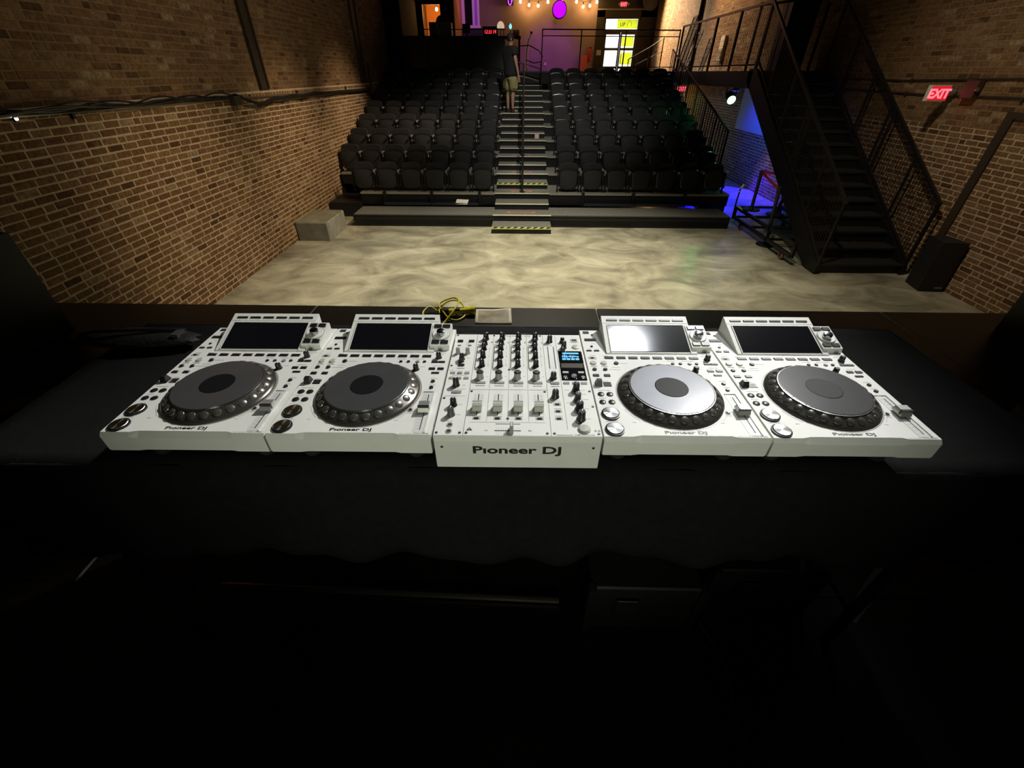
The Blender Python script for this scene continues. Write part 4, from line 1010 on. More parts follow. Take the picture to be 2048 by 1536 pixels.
def player():
    t = empty('media_player')
    W, D = .3285, .432
    # body shell lofted across the width; bolder chamfer in the middle of the front
    st = [(0.0015, .006, .007, .046), (.004, .006, .008, .049), (.058, .006, .008, .049), (.076, .010, .0115, .0465), (.252, .010, .0115, .0465), (.264, .006, .008, .049), (W-.004, .006, .008, .049), (W-.0015, .006, .007, .046)]
    rings = []
    for u, cv, cz, hb in st:
        rings.append([(u, .004, T-hb), (u, 0, T-hb+.004), (u, 0, T-cz), (u, cv, T), (u, D-.003, T), (u, D, T-.004), (u, D, T-.048), (u, .06, T-.05)])
    MB().loft(rings).build('body', WHITE, t)
    MB().box(.02, W-.02, .03, D-.01, .03, T-.046).build('underside', BLKM, t)
    for u in (.05, W-.05):
        for v in (.06, D-.06): MB().lathe([(.018, 0), (.02, .004), (.02, .03)], 16, (u, v, 0)).build('foot', BLKM, t, True)
    # jog wheel
    cx, cy = .167, .1405
    MB().lathe([(.1135, T), (.1135, T+.0006), (.1165, T+.0006), (.1165, T)], 64, (cx, cy, 0), False, False).build('jog_groove', GREY, t)
    jog = MB().lathe([(.1125, 0), (.1125, .0035), (.110, .0065), (.1075, .0075), (.0915, .0185), (.0895, .0195)], 72).build('jog_wheel', JOGRIM, t, True)
    jog.location = (cx, cy, T)
    MB().lathe([(.0892, .0190), (.0892, .0212), (.0884, .0218), (.0876, .0218), (.0870, .0218)], 72).build('jog_plate', JOGPL, jog, True)
    MB().lathe([(.0905, .0185), (.0912, .0205), (.0894, .0208)], 72, cap0=False, cap1=False).build('chrome_rim', SILV, jog, True)
    MB().lathe([(.0355, .0216), (.0355, .0222), (.0348, .0226), (.0340, .0226), (.0335, .0226)], 40).build('jog_display', mat('matte_black_display', (.008,.008,.009), .5, spec=.12), jog, True)
    dm = MB().lathe([(.0088, -.0006), (.0078, .0011), (.0050, .0022), (.0002, .0026)], 12).mesh('jog_dimple', DIMP, True)
    dot = MB().lathe([(.0011, -.0003), (.0008, .0007)], 6).mesh('dimple_dot', DIMP, False)
    N = 26
    for i in range(N):
        a = 2*PI*(i+.5)/N; r = .0995
        link('jog_dimple', dm, jog, (r*math.cos(a), r*math.sin(a), .0131), (0, R(34), a))
        for rr, da in ((.1045, .5), (.0945, .5)):
            a2 = 2*PI*(i+1)/N
            pass
    # transport buttons
    for v, nm in ((.0253, 'play_button'), (.0732, 'cue_button')):
        b = MB().lathe([(.0195, 0), (.0192, .003), (.0172, .0035), (.0170, .0015)], 36).build(nm, BLK, t, True); b.location = (.0256, v, T)
        MB().lathe([(.0166, .001), (.0166, .0042), (.0158, .0050), (.0152, .0050), (.0001, .0050)], 36).build('metal_cap', SPUN, b, True)
    for u, v in ((.016,.1408),(.0356,.1408),(.0155,.1131),(.0354,.1131)): disc('round_button', BLK, t, u, v, .0075, .003, 20, True)
    lv = MB().loft([[(.0095,.169,T),(.0245,.169,T),(.0245,.189,T),(.0095,.189,T)],[(.0115,.1745,T+.0135),(.0225,.1745,T+.0135),(.0225,.183,T+.0135),(.0115,.183,T+.0135)]]).build('direction_lever', BLK, t)
    rect('lever_plate', BLK, t, .0365, .1785, .018, .017, 0, .001)
    for dv in (-.004, 0, .004): rect('plate_print', mat('dull_red_print', (.09,.04,.035), .6), t, .0365, .1785+dv, .010, .0008, .0009, .0013, .0001)
    for u in (.0159, .0420): rect('button', BLK, t, u, .2132, .0145, .009)
    for u in (.0161, .0417): disc('round_button', BLK, t, u, .2381, .0052, .003, 16)
    for u in (.0168, .0424): disc('round_button', mat('pale_grey_button', (.42,.42,.36), .4), t, u, .2655, .0075, .003, 18)
    for u in (.0168, .0424): rect('panel_print', PRINT, t, u, .2525, .0155, .0022, 0, .0004, .0001)
    disc('round_button', BLK, t, .0728, .2652, .0058, .003, 16)
    rect('slide_slot', BLK, t, .0175, .2889, .008, .005); rect('slot_bezel', LINE, t, .0175, .2889, .02, .011, 0, .0003, .0002)
    for u in (.0140, .0335): rect('button', BLK, t, u, .3228, .0135, .0052)
    disc('round_button', BLK, t, .0236, .3437, .0036, .002, 12)
    rect('button', BLK, t, .0242, .377, .030, .0115)
    rect('usb_port', BLKM, t, .0176, .4165, .016, .0125, 0, .0012); disc('indicator', BLK, t, .033, .404, .0033, .0012, 10)
    for i in range(8): rect('hot_cue_button', BLK, t, .0593+.0301*i, .2904, .0222, .0098)
    # right column
    for u, r in ((.2108,.0040),(.2293,.0040),(.269,.0040)): disc('round_button', BLK, t, u, .2652, r, .0025, 12)
    disc('round_button', GREY, t, .2519, .2651, .0048, .0025, 14)
    knob(t, .3012, .2845, .0068, .0145, BLK); knob(t, .2545, .232, .0068, .0145, BLK)
    for u in (.2945, .3113): rect('button', BLK, t, u, .2648, .0162, .0072)
    for u in (.292, .3126): rect('button', BLK, t, u, .2352, .0152, .0088)
    rect('button', BLK, t, .3025, .2177, .0185, .0062)
    for v in (.1835, .1599): disc('round_button', BLK, t, .3028, v, .0046, .003, 14)
    disc('reset_button', GREY, t, .2716, .0802, .0056, .0012, 16); disc('round_button', BLK, t, .2722, .0806, .0034, .003, 12)
    # tempo slider
    ts = MB().box(.2885, .3145, .0125, .1452, T, T+.0005).build('tempo_slider', mat('cool_white_panel', (.62,.62,.60), .45), t)
    MB().box(.3012, .3030, .0195, .1335, T+.0005, T+.0008).build('slider_slot', BLKM, ts)
    MB().box(.3118, .3145, .0125, .1452, T+.0004, T+.0022).box(.2895, .3145, .1432, .1455, T+.0004, T+.0022).build('slider_lip', WHITE, ts)
    for i in range(13): 
        MB().box(.2935, .2995, .0225+.009*i, .0229+.009*i, T+.0004, T+.0007).build('tick', LINE, ts)
    cap = MB().loft([[(.2900,.069,T+.004),(.3132,.069,T+.004),(.3132,.097,T+.004),(.2900,.097,T+.004)],[(.2905,.074,T+.0165),(.3127,.074,T+.0165),(.3127,.092,T+.0165),(.2905,.092,T+.0165)]]).build('slider_cap', mat('silver_cap', (.55,.55,.52), .3, .7), ts)
    MB().box(.2900,.3132,.0725,.0775,T+.006,T+.0168).build('cap_groove', BLK, cap)
    # fine print
    mb = MB(); rng = random.Random(5)
    def ln(u, v, w_, h_=.0011): mb.box(u, u+w_, v, v+h_, T, T+.0003)
    for u, v, w_ in ((.012,.0505,.024),(.0095,.1265,.016),(.012,.155,.026),(.028,.1905,.012),(.0595,.2475,.02),(.08,.2652,.022),(.0500,.238,.028),(.0445,.2985,.014),(.29,.2985,.022),(.2955,.3045,.022),(.20,.2775,.02),(.236,.2775,.03),(.292,.2475,.022),(.296,.1935,.016),(.297,.169,.014),(.264,.0705,.013),(.2785,.0835,.006),(.026,.357,.008),(.012,.330,.006),(.03,.330,.008),(.0655,.0475,.008),(.245,.0475,.008),(.293,.0155,.016),(.0125,.2995,.014),(.262,.243,.012)):
        ln(u, v, w_)
    for a0, a1 in ((205, 226), (314, 335)):
        for i in range(8):
            a = R(a0+(a1-a0)*i/8); b = R(a0+(a1-a0)*(i+1)/8); r = .121
            mb.bar((cx+r*math.cos(a), cy+r*math.sin(a), T+.0002), (cx+r*math.cos(b), cy+r*math.sin(b), T+.0002), .0006, .0003)
    tag(mb.build('panel_print', LINE, t), kind='stuff')
    lg = fit_text('Pıoneer DJ', .083, .0105, LETTER, .028); link('logo_lettering', lg, t, (.1235, .0125, T+.0004))
    md = fit_text('CDJ-3000', .0305, .0042, PRINT, .012); link('model_lettering', md, t, (.2912, .0066, T+.0003))
    md = fit_text('MULTI PLAYER', .0245, .0023, PRINT); link('caption_lettering', md, t, (.2645, .0070, T+.0003))
    # screen housing: wedge rising to the back
    u0, u1 = .0565, .2850
    v0, v1, zt = .3065, .436, .0425
    wedge = [(v0, 0), (v0+.003, .003), (v1-.002, zt), (v1, zt-.002), (v1, 0)]
    sh = MB().prism(wedge, 'x', u0, u1).build('screen_housing', WHITE, t); sh.location = (0, 0, T)
    ang = math.atan2(zt-.003, v1-.002-v0-.003)
    def onw(mb, nm, m):     # mesh given in wedge-plane coordinates (u along x, s along slope, h normal)
        M = Matrix.Translation((0, v0+.003, .003)) @ Matrix.Rotation(ang, 4, 'X')
        return mb.xf(M).build(nm, m, sh)
    Ls = math.hypot(zt-.003, v1-.002-v0-.003)
    onw(MB().box(.0695, .2685, .0045, .0955, .0002, .0012), 'screen', GLASS_BLK)
    onw(MB().box(.0675, .0695, .003, .097, 0, .0022).box(.2685, .2705, .003, .097, 0, .0022).box(.0675, .2705, .0955, .098, 0, .0024), 'screen_bezel', WHITE)
    onw(MB().box(u0+.001, u1-.001, .1035, .1042, 0, .0004), 'panel_line', LINE)
    for i in range(6):
        uc = .0835 + .0353*i
        onw(MB().rbox(uc-.0145, uc+.0145, .1120, .1180, .0, .0018, .0008), 'button', BLK)
    # browse encoder block
    eb = empty('browse_block'); eb.parent = t
    bpz = MB().prism([(.320, 0), (.322, .0135), (.399, .0345), (.403, .031), (.403, 0)], 'x', .2735, .3225).build('browse_block_body', WHITE, t); bpz.location = (0, 0, T)
    bpy.data.objects.remove(eb)
    ea = math.atan2(.02, .073)
    Me = Matrix.Translation((.298, .3605, .0242)) @ Matrix.Rotation(ea, 4, 'X')
    MB().lathe([(.0218, -.002), (.0218, .0016), (.0205, .0028), (.0115, .0020)], 32).xf(Me).build('dial_ring', WHITE, bpz, True)
    MB().lathe([(.0232, -.002), (.0232, .0004), (.0221, .0004), (.0221, -.002)], 32, cap0=False, cap1=False).xf(Me).build('dial_gap_shade', GREY, bpz)  # grey ring standing in for the shadow around the dial ring
    MB().lathe([(.0112, .001), (.0108, .0105), (.0098, .0125), (.006, .0138), (.0001, .0140)], 24).xf(Me).build('browse_dial', mat('chrome_dial', (.55,.56,.57), .18, 1), bpz, True)
    for s in (-1, 1):
        for dv in (-.0290, .0290):
            MB().rbox(s*.0112-.0098, s*.0112+.0098, dv-.0062, dv+.0062, 0, .0022, .001).xf(Me).build('button', BLK, bpz)
    return t
pl0 = player()
WD = .329
pxs = [0, WD+.0005, .9955, .9955+WD+.0015]
plab = ['leftmost white media player with brown-looking jog wheel on the cloth', 'white media player directly left of the mixer', 'white media player directly right of the mixer, its screen glaring', 'rightmost white media player on the black table cloth']
for i, u in enumerate(pxs):
    o = pl0 if i == 0 else copy_tree(pl0)
    o.location = tw(u, 0, -T); o.rotation_euler = (0, 0, TA)
    tag(o, plab[i], 'media player', 'white media players in a row')

# ---- mixer
mx = empty('dj_mixer', tw(.6605, 0, -T), TA); tag(mx, 'white four-channel mixer with many knobs between the media players', 'mixer')
MW, MD = .3335, .4025
rg = []
for u, e in ((.0006, .002), (.002, 0), (MW-.002, 0), (MW-.0006, .002)):
    rg.append([(u, .001+e, T-.085+e), (u, 0+e, T-.0115), (u, .0045, T-.0012), (u, .006, T), (u, MD, T-e*.3), (u, MD, T-.085+e)])
MB().loft(rg).build('body', WHITE, mx)
MB().box(.01, MW-.01, .02, MD-.01, .012, T-.084).build('underside', BLKM, mx)
for u in (.04, MW-.04):
    for v in (.05, MD-.05): MB().lathe([(.012, 0), (.013, .014)], 14, (u, v, 0)).build('foot', BLKM, mx)
SEAMM = mat('dark_panel_seam', (.10, .10, .095), .7)
mb = MB()
def seam(u0, v0, u1, v1, w_=.0009): mb.bar((u0, v0, T+.0001), (u1, v1, T+.0001), w_, .0003)
seam(.0588, .006, .0588, MD-.002); seam(.2330, .006, .2330, MD-.002, .0008); seam(.2666, .024, .2666, MD-.002, .0007)
for u in (.1030, .1463, .1898): seam(u, .160, u, MD-.004, .0007); seam(u, .048, u, .152, .0006)
seam(.0588, .1545, .2330, .1545, .0008); seam(.068, .0445, .223, .0445, .0004)
tag(mb.build('panel_seam', SEAMM, mx), kind='stuff')
CHU = [.0812, .1246, .1680, .2117]
for i, u in enumerate(CHU):
    knob(mx, u+.001, .378, .0075, .019, BLK, True, R((-60, 40, 20, -30)[i]), 'selector_knob')
    knob(mx, u-.0005, .3515, .0068, .0165, BLK, True, 0)
    for v in (.3255, .2885, .2500): knob(mx, u-.0012, v, .0068, .0175, BLK, True, R((i*17+int(v*100)) % 30-15))
    k = knob(mx, u-.0020, .2000, .0082, .019, GREY, True, 0, 'colour_knob')
    MB().lathe([(.0088, .017), (.0066, .0195), (.0001, .0197)], 14).build('silver_top', SILV, k, True)
    rect('cue_button', GREY, mx, u+.0006, .1806, .0222, .0085)
    rect('meter_print', PRINT, mx, u, .1690, .021, .0022, 0, .0004, .0001)
    lvm = MB().box(u-.0192, u-.0172, .2390, .3415, T, T+.0006).build('level_meter', mat('grey_meter', (.10,.10,.10), .3), mx)
    MB().box(u-.0192, u-.009, .3465, .3485, T, T+.0004).build('meter_cap', BLKM, mx)
    nm = fit_text('1234'[i], .0042, .0075, PRINT, .02); link('channel_numeral', nm, mx, (u+.0155, .3575, T+.0003))
    fs = MB().box(u-.0010, u+.0010, .066, .1375, T, T+.0005).build('fader_slot', BLKM, mx)
    tk = MB()
    for j in range(11): tk.box(u-.0105, u-.0045, .070+.0064*j, .0704+.0064*j, T, T+.0003).box(u+.0045, u+.0105, .070+.0064*j, .0704+.0064*j, T, T+.0003)
    tag(tk.build('fader_scale', LINE, mx), kind='stuff')
    cp = MB().loft([[(u-.0098,.0765,T+.002),(u+.0098,.0765,T+.002),(u+.0098,.0965,T+.002),(u-.0098,.0965,T+.002)],[(u-.0092,.080,T+.011),(u+.0092,.080,T+.011),(u+.0092,.0930,T+.011),(u-.0092,.0930,T+.011)],[(u-.0098,.0775,T+.0165),(u+.0098,.0775,T+.0165),(u+.0098,.0955,T+.0165),(u-.0098,.0955,T+.0165)]]).build('fader_cap', mat('grey_fader_cap', (.34,.34,.30), .4), mx)
    MB().box(u-.0097,u+.0097,.0860,.0869,T+.0158,T+.0170).build('cap_line', mat('white_pointer', (.85,.85,.82), .5), cp)
    rect('assign_switch', BLK, mx, u+.0004, .0562, .0098, .0058); rect('switch_bezel', LINE, mx, u+.0004, .0562, .0165, .0085, 0, .0004, .0003)
    rect('switch_print', LINE, mx, u, .0632, .018, .0013, 0, .0004, .0001)
# crossfader
MB().box(.1205, .1735, .0186, .0202, T, T+.0005).build('crossfader_slot', BLKM, mx)
tk = MB()
for j in range(11): tk.box(.1245+.0045*j, .1249+.0045*j, .0075, .0300, T, T+.0003)
tag(tk.build('crossfader_scale', LINE, mx), kind='stuff')
cp = MB().loft([[(.1505,.0085,T+.002),(.1585,.0085,T+.002),(.1585,.0290,T+.002),(.1505,.0290,T+.002)],[(.1515,.0130,T+.019),(.1575,.0130,T+.019),(.1575,.0250,T+.019),(.1515,.0250,T+.019)]]).build('crossfader_cap', mat('grey_fader_cap', (.34,.34,.30), .4), mx)
MB().box(.1540,.1550,.0125,.0255,T+.0185,T+.0195).build('cap_line', MATS['white_pointer'], cp)
rect('crossfader_print', PRINT, mx, .147, .0395, .05, .0022, 0, .0004, .0001)
for u, tx in ((.1005, '(A'), (.1880, 'B)')): link('crossfader_letter', fit_text(tx, .007, .0045, PRINT, .01), mx, (u, .0172, T+.0003))
# left column
for u in (.0154, .0448): rect('button', BLK, mx, u, .3660, .0145, .0115)
for u in (.0150, .0420): rect('button', GREY, mx, u, .3440, .009, .004)
knob(mx, .0160, .3062, .0056, .016, GREY); knob(mx, .0403, .3062, .0056, .016, GREY)
knob(mx, .0287, .2790, .0062, .016, BLK); knob(mx, .0283, .2690, .0060, .013, BLK, False)
rect('slide_switch', BLK, mx, .0300, .2515, .0150, .0068, 0, .0035); rect('panel_print', PRINT, mx, .0298, .2385, .0180, .0022, 0, .0004, .0001)
for v, dd in ((.2187, 0), (.1973, 0)):
    for u in (.0128, .0299, .0469): rect('button', GREY, mx, u, v, .0118, .0080)
knob(mx, .0268, .1700, .0075, .019, BLK); rect('button', GREY, mx, .0304, .1446, .0222, .0100)
knob(mx, .0296, .0985, .0072, .018, BLK); knob(mx, .0282, .0670, .0075, .019, mat('dark_grey_knob', (.06,.06,.06), .45))
for v in (.0353, .0165):
    j = MB().lathe([(.0062, T), (.0062, T+.0014), (.0042, T+.0014), (.0040, T+.0004)], 18, (.0297, v, 0)).build('jack_socket', GREY, mx, True)
    MB().lathe([(.0042, T+.0002), (.0042, T+.0009)], 16, (.0297, v, 0)).build('jack_hole', BLKM, j)
# master column
knob(mx, .2507, .3665, .0070, .018, BLK)
for u in (.2440, .2588): MB().box(u-.0010, u+.0010, .2405, .3415, T, T+.0006).build('level_meter', MATS['grey_meter'], mx)
rect('panel_print', PRINT, mx, .2507, .3480, .0100, .0018, 0, .0004, .0001)
knob(mx, .2497, .2010, .0072, .016, BLK); rect('cue_button', GREY, mx, .2520, .1806, .0205, .0085); rect('meter_print', PRINT, mx, .2520, .1690, .019, .0022, 0, .0004, .0001)
knob(mx, .2492, .1300, .0078, .019, BLK)
for v in (.1037, .0805, .0570): rect('assign_switch', BLK, mx, .2518, v, .0090, .0056); rect('switch_bezel', LINE, mx, .2518, v, .0160, .0085, 0, .0004, .0003); rect('switch_print', LINE, mx, .2518, v+.0085, .016, .0012, 0, .0004, .0001)
# effects column
knob(mx, .2838, .3660, .0060, .012, BLK); knob(mx, .2852, .3360, .0068, .019, BLK); knob(mx, .2812, .3170, .0060, .012, BLK)
us = rect('usb_port', mat('pale_bezel', (.5,.5,.48), .4), mx, .3160, .3725, .0180, .0170, 0, .0016); rect('port_hole', BLKM, mx, .3160, .3725, .0125, .0085, .001, .0022)
disc('round_button', mat('pale_grey_button', (.42,.42,.36), .4), mx, .3157, .3390, .0090, .003, 20)
dp_ = MB().rbox(.2690, .3285, .2655, .3190, T, T+.0014, .0012).build('effect_display', GLASS_BLK, mx)
BLUE = emis('blue_display_glow', (.12, .5, 1), .5)
ds = MB(); rng = random.Random(9)
ds.box(.2790, .3200, .3040, .3110, T+.0014, T+.0016)
for i in range(9):
    ds.box(.2775+.0047*i, .2775+.0047*i+.0036, .2890+rng.uniform(-.002,.002), .2890+rng.uniform(.006,.012), T+.0014, T+.0016)
for i in range(4): ds.box(.277+.011*i, .277+.011*i+.009, .2770, .2850, T+.0014, T+.0016)
tag(ds.build('display_glow', BLUE, mx), kind='stuff')
MB().rbox(.2690, .3280, .1920, .2645, T, T+.0012, .0012).build('effect_panel', GLASS_BLK, mx)
MB().box(.272, .325, .243, .262, T+.0012, T+.0015).build('touch_strip', mat('brown_touch_strip', (.09,.075,.055), .3), mx)
for u in (.2800, .3165): rect('button', mat('pale_silver_button', (.6,.58,.52), .3), mx, u, .2230, .0140, .0060, .001, .003)
for u in (.2780, .3190): disc('round_button', SILV, mx, u, .2025, .0052, .004, 16)
disc('round_button', SILV, mx, .2985, .2060, .0068, .006, 18)
for u in (.2785, .2990, .3190): rect('button', GREY, mx, u, .1813, .0138, .0080)
for v, r, h in ((.1545,.0078,.021),(.1215,.0072,.019),(.0890,.0085,.020),(.0570,.0085,.022)): knob(mx, .2972, v, r, h, BLK if v != .1215 else MATS['dark_grey_knob'], True, R(-20))
b = MB().lathe([(.0130, T), (.0128, T+.002), (.0112, T+.003)], 28, (.2994, .0246, 0)).build('effect_button', GREY, mx, True); MB().lathe([(.0108, T+.002), (.0100, T+.0050), (.0001, T+.0056)], 28, (.2994, .0246, 0)).build('button_cap', mat('pale_green_cap', (.40,.42,.36), .35), b, True)
for u, v in ((.3215, .0215), (.3285, .0215)): MB().prism([(u-.0028, v-.002), (u+.0028, v-.002), (u, v+.004)], 'z', T, T+.0004).build('warning_mark', PRINT, mx)
MB().prism([(.0640,.0195),(.0765,.0195),(.0702,.0290)], 'z', T, T+.0004).build('warning_mark', LETTER, mx)
MB().box(.0698,.0706,.0218,.0262,T+.0004,T+.0006).box(.0698,.0706,.0203,.0211,T+.0004,T+.0006).build('warning_stroke', WHITE, mx)
SCR = mat('dark_screw', (.12,.12,.11), .35, .8)
for u, v in ((.0060,.0125),(.0520,.0125),(.0650,.0125),(.2255,.0125),(.2395,.0125),(.3270,.0125),(.0640,.1480),(.2270,.1480),(.1463,.0560),(.1463,.2345),(.0055,.3965),(.1030,.3965),(.2270,.3965),(.0062,.2500),(.0062,.1225),(.3270,.1510),(.3270,.0970)):
    disc('screw', SCR, mx, u, v, .0029, .0012, 10)
mb = MB()
for u, v, w_ in ((.006,.1555,.044),(.006,.1300,.046),(.012,.2090,.036),(.0035,.2300,.01),(.018,.0465,.016),(.038,.0670,.010),(.038,.1000,.010),(.040,.170,.008),(.04,.284,.01),(.274,.0083,-.03),(.308,.1545,.010),(.308,.140,.010),(.308,.1215,.012),(.308,.0890,.010),(.308,.0570,.010),(.272,.1545,.010),(.272,.110,.010),(.24,.1180,.018),(.24,.3800,.01),(.031,.3560,.008),(.031,.349,.008)):
    mb.box(min(u,u+w_), max(u,u+w_), v, v+.0010, T, T+.0003)
for u in CHU:
    for v in (.3300, .2930, .2540, .2050): mb.box(u+.0115, u+.0165, v, v+.0009, T, T+.0003)
    mb.box(u+.013, u+.0134, .244, .345, T, T+.0003)
tag(mb.build('panel_print', LINE, mx), kind='stuff')
link('model_lettering', fit_text('DJM-900NXS2', .0400, .0042, PRINT, .01), mx, (.2790, .0066, T+.0003))
link('caption_lettering', fit_text('PROFESSIONAL MIXER', .033, .0021, PRINT), mx, (.2425, .0072, T+.0003))
link('logo_lettering', fit_text('Pıoneer DJ', .0690, .0085, PRINT, .012), mx, (.1300, .3905, T+.0003))
link('front_lettering', fit_text('Pıoneer DJ', .1765, .0260, LETTER, .028), mx, (.0775, -.0004, T-.0500), (PI/2, 0, 0))
for u in (.0165, MW-.0165):
    h = MB().lathe([(.0042, 0), (.0042, .0016), (.0030, .0016), (.0028, .0004)], 16).xf(Matrix.Translation((u, 0, T-.0255)) @ Matrix.Rotation(PI/2, 4, 'X')).build('screw_socket', WHITE, mx, True)
    MB().lathe([(.0030, 0), (.0030, .001)], 12).xf(Matrix.Translation((u, 0, T-.0255)) @ Matrix.Rotation(PI/2, 4, 'X')).build('socket_hole', BLKM, h)

# ---- cables behind the decks
def tpath(pts): return [tuple(tw(u, v, z)) for u, v, z in pts]
def smooth_path(pts, n=8):
    out = []; P = [Vector(p) for p in pts]
    for i in range(len(P)-1):
        p0 = P[max(i-1,0)]; p1 = P[i]; p2 = P[i+1]; p3 = P[min(i+2,len(P)-1)]
        for k in range(n):
            t = k/n
            out.append(.5*((2*p1)+(-p0+p2)*t+(2*p0-5*p1+4*p2-p3)*t*t+(-p0+3*p1-3*p2+p3)*t**3))
    out.append(P[-1]); return out
def cable(name, pts, r, m, lab, cat='cable'):
    return tag(MB().tube(smooth_path(pts), r, 8).build(name, m, None, True), lab, cat)
cable('audio_cable', tpath([(.30,.50,-.09),(.36,.52,-.06),(.42,.515,-.065),(.50,.50,-.08),(.56,.50,-.09)]), .006, CABM, 'thick black cable looping behind the two left players')
cable('audio_cable', tpath([(.32,.48,-.092),(.38,.495,-.08),(.44,.49,-.085),(.48,.48,-.09)]), .005, CABM, 'thin black cable lying behind the two left players')
cable('audio_cable', tpath([(.63,.475,-.06),(.68,.49,-.05),(.74,.475,-.055),(.80,.45,-.065),(.83,.43,-.075)]), .0055, CABM, 'black cable running from left player into the back of the mixer')
cable('audio_cable', tpath([(.64,.455,-.075),(.70,.47,-.065),(.77,.45,-.07),(.80,.425,-.075)]), .005, CABM, 'second black cable just below, entering the mixer back')
cable('audio_cable', tpath([(.80,.42,-.06),(.82,.45,-.04),(.85,.465,-.035),(.88,.45,-.04),(.91,.42,-.055)]), .004, CABM, 'thin black cable arching up behind the mixer centre')
cable('audio_cable', tpath([(.93,.43,-.07),(.97,.45,-.06),(1.02,.46,-.06),(1.05,.45,-.07)]), .005, CABM, 'black cable from mixer back toward the right players')
# black bag of cables at the left back of the table
bg = empty('black_gear_bag', tw(-.33, .50, -.098), TA); tag(bg, 'flat black gear bag on the cloth at the left rear', 'bag')
def blob(rx, ry, rz, z0, n=28, m=9, seed=1):
    rng = random.Random(seed); mb = MB(); rings = []
    for j in range(m):
        t = -1 + 2*(j+.5)/m; rr = math.sqrt(1-t*t)
        rings.append([(rx*rr*math.cos(2*PI*i/n)*(1+.06*math.sin(3*i*.7+j)), ry*rr*math.sin(2*PI*i/n)*(1+.06*math.sin(i*1.1+j*2)), z0 + rz*(1+t)) for i in range(n)])
    return mb.loft(rings)
blob(.20, .05, .022, .0).build('bag_body', mat('black_nylon', (.010,.010,.010), .6, bump=.3, bscale=60), bg, True)
MB().tube(smooth_path([(-.16,.0,.035),(-.08,-.02,.055),(.05,.0,.05),(.15,.02,.04)]), .006, 6).build('bag_strap', CABM, bg, True)
MB().box(.13,.15,-.02,.02,.03,.045).build('strap_buckle', mat('dark_buckle', (.06,.06,.06), .5), bg)
# yellow torch with cord and the paper on the stage edge
fl_ = empty('yellow_torch', (-.55, 3.10, 1.0)); tag(fl_, 'yellow hand torch lying on the stage edge behind the decks', 'torch')
YP = mat('yellow_plastic', (.88, .80, .03), .4)
Mf = Matrix.Translation((0,0,.04)) @ Matrix.Rotation(R(8),4,'Z') @ Matrix.Rotation(PI/2,4,'Y')
MB().lathe([(.024,-.02),(.026,.02),(.022,.05),(.022,.12),(.034,.16),(.036,.19)], 14).xf(Mf).build('torch_body', YP, fl_, True)
MB().lathe([(.026,-.09),(.032,-.07),(.032,-.02)], 14).xf(Mf).build('torch_head', BLKM, fl_, True); MB().box(.02,.07,-.02,.02,.055,.07).build('switch_block', BLKM, fl_)
cable('extension_lead', [(-.76,3.02,1.012),(-.78,3.10,1.03),(-.74,3.17,1.045),(-.68,3.15,1.02),(-.63,3.05,1.014),(-.66,3.16,1.03),(-.60,3.24,1.06),(-.52,3.24,1.07),(-.46,3.18,1.05),(-.44,3.08,1.02),(-.49,3.01,1.012),(-.56,3.02,1.02),(-.62,3.08,1.06),(-.66,3.18,1.07),(-.56,3.245,1.09),(-.50,3.2,1.09),(-.52,3.08,1.07),(-.58,2.98,1.02),(-.60,2.94,1.01)], .007, YP, 'yellow extension lead coiled loosely around the yellow torch', 'lead')
pp = empty('photo_sheet', (-.21, 3.09, 1.0)); tag(pp, 'creased printed sheet lying on the stage edge behind the mixer', 'paper')
g = []
nx, ny = 8, 6
def hp(i, j): return .006 + .012*math.exp(-((i/nx-.95)**2+(j/ny-.95)**2)*12) + .004*abs(math.sin(j/ny*PI*1.5)) + .003*abs(i/nx-.5)
vs = [(-.145+.29*i/nx+.012*(j/ny-.5)*-1, -.12+.235*j/ny, hp(i, j)) for j in range(ny+1) for i in range(nx+1)]
o = MB().add(vs, [(j*(nx+1)+i, j*(nx+1)+i+1, (j+1)*(nx+1)+i+1, (j+1)*(nx+1)+i) for j in range(ny) for i in range(nx)]).build('sheet', mat('white_photo_paper', (.88,.83,.72), .6), pp, True)
so = o.modifiers.new('thickness', 'SOLIDIFY'); so.thickness = .001
vs2 = [(x*.86, y*.82, z+.0018) for x, y, z in vs]
MB().add(vs2, [(j*(nx+1)+i, j*(nx+1)+i+1, (j+1)*(nx+1)+i+1, (j+1)*(nx+1)+i) for j in range(ny) for i in range(nx)]).build('printed_picture', mat('faded_print', (.42,.36,.25), .5, noise=.65, nscale=9), pp, True)

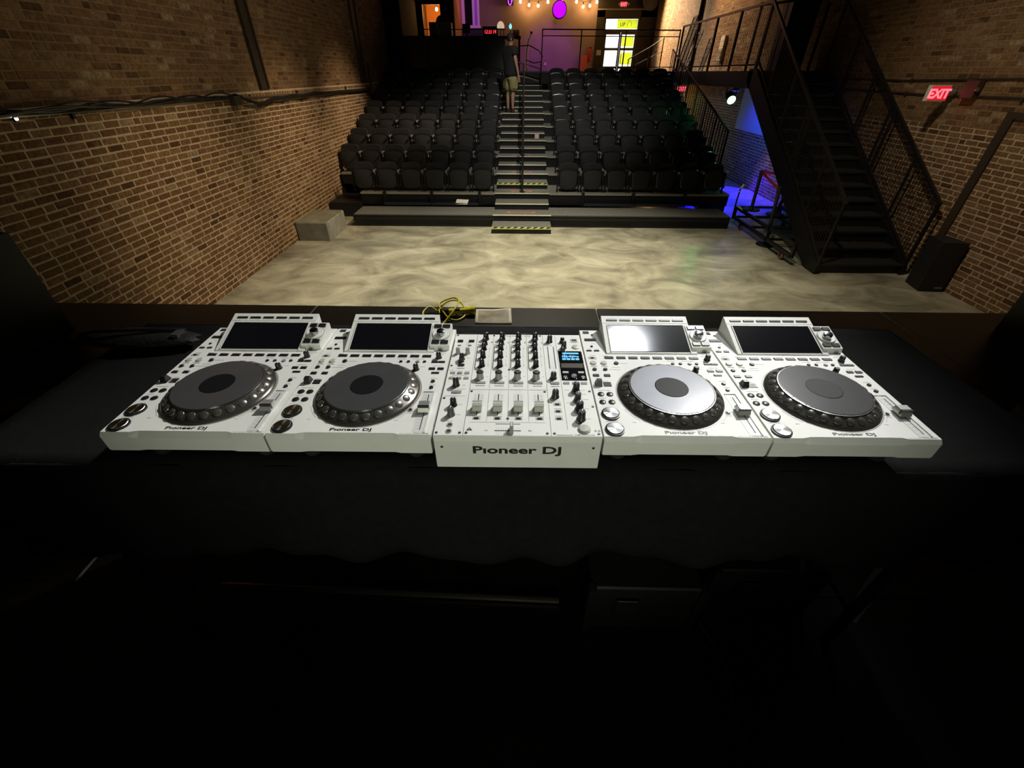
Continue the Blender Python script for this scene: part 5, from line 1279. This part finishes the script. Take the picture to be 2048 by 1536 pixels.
# ================================================================== ON THE DARK STAGE FLOOR BELOW THE TABLE
mbar = empty('metal_bar', (-.5, .80, 1.0)); tag(mbar, 'thin metal bar lying on the stage under the table', 'bar')
MB().tube([(-.62,.03,.02),(.66,.0,.02)], .012, 8).build('bar_tube', mat('dull_bar', (.16,.13,.1), .35, .8), mbar); MB().box(-.63,-.6,.0,.05,0,.03).build('bar_end', BLKM, mbar)
for i, (x, y, lab) in enumerate(((.43, .86, 'black flight case with butterfly latches under the table'), (.86, .93, 'second black flight case beside the latched one'))):
    fc = empty('flight_case', (x, y, 1.0)); tag(fc, lab, 'flight case', 'flight cases under the table')
    MB().rbox(-.18,.18,-.14,.16,0,.15,.01).build('case_base', CAB, fc); MB().rbox(-.18,.18,-.14,.16,.156,.26,.01).build('case_lid', CAB, fc)
    MB().box(-.183,.183,-.143,.163,.15,.156).build('lid_joint', mat('dull_aluminium', (.035,.035,.035), .5, .6), fc)
    for dx in (-.06,): MB().rbox(dx-.04,dx+.04,-.152,-.14,.11,.20,.006).build('latch', mat('dull_aluminium', (.035,.035,.035), .5, .6), fc)
    for sx in (-1,1): MB().box(sx*.18-.012,sx*.18+.012,-.15,-.12,0,.26).build('corner_edge', mat('dark_edge_steel', (.05,.05,.05), .4, .7), fc)
tp = MB().add([(1.18,.76,1.0012),(1.23,.75,1.0012),(1.53,.97,1.0012),(1.48,1.0,1.0012),(1.80,1.12,1.0012),(1.84,1.07,1.0012)],[(0,1,2,3),(3,2,5,4)])
o = tp.build('floor_strip', mat('dull_grey', (.10,.095,.085), .5)); so = o.modifiers.new('thickness','SOLIDIFY'); so.thickness = .0008; so.offset = 1  # flat grey strip with one bend on the stage boards
tag(o, 'bent grey strip lying flat on the stage floor at right', 'tape')
cable('stage_cable', [(.66,.74,1.006),(.70,.6,1.006),(.68,.45,1.006),(.69,.33,1.006),(.66,.2,1.006)], .005, mat('grey_cable', (.08,.08,.08), .5), 'thin grey cable running across the dark stage toward the viewer')
def wedge(x, y, rz, lab):
    s = empty('stage_monitor', (x, y, 1.0), rz); tag(s, lab, 'stage monitor')
    prof = [(-.25, 0), (.22, 0), (.22, .34), (.05, .36), (-.25, .06)]
    MB().prism(prof, 'x', -.32, .32).build('cabinet', CAB, s)
    mm = MB(); nv = 9; nu = 18
    n = Vector((0, -.30, .30)).normalized()
    wire_grid(mm, lambda u, v: (-.29+.58*u, -.245+.29*v, .072+.29*v), 34, 16, .006)
    g = mm.build('grille', mat('black_grille_wire', (.03,.03,.03), .4, .5), s); g['kind'] = 'stuff'
wedge(2.50, 1.25, R(-35), 'black wedge stage monitor on the stage at far right')
wedge(-2.45, 1.25, R(35), 'black wedge stage monitor on the stage at far left')
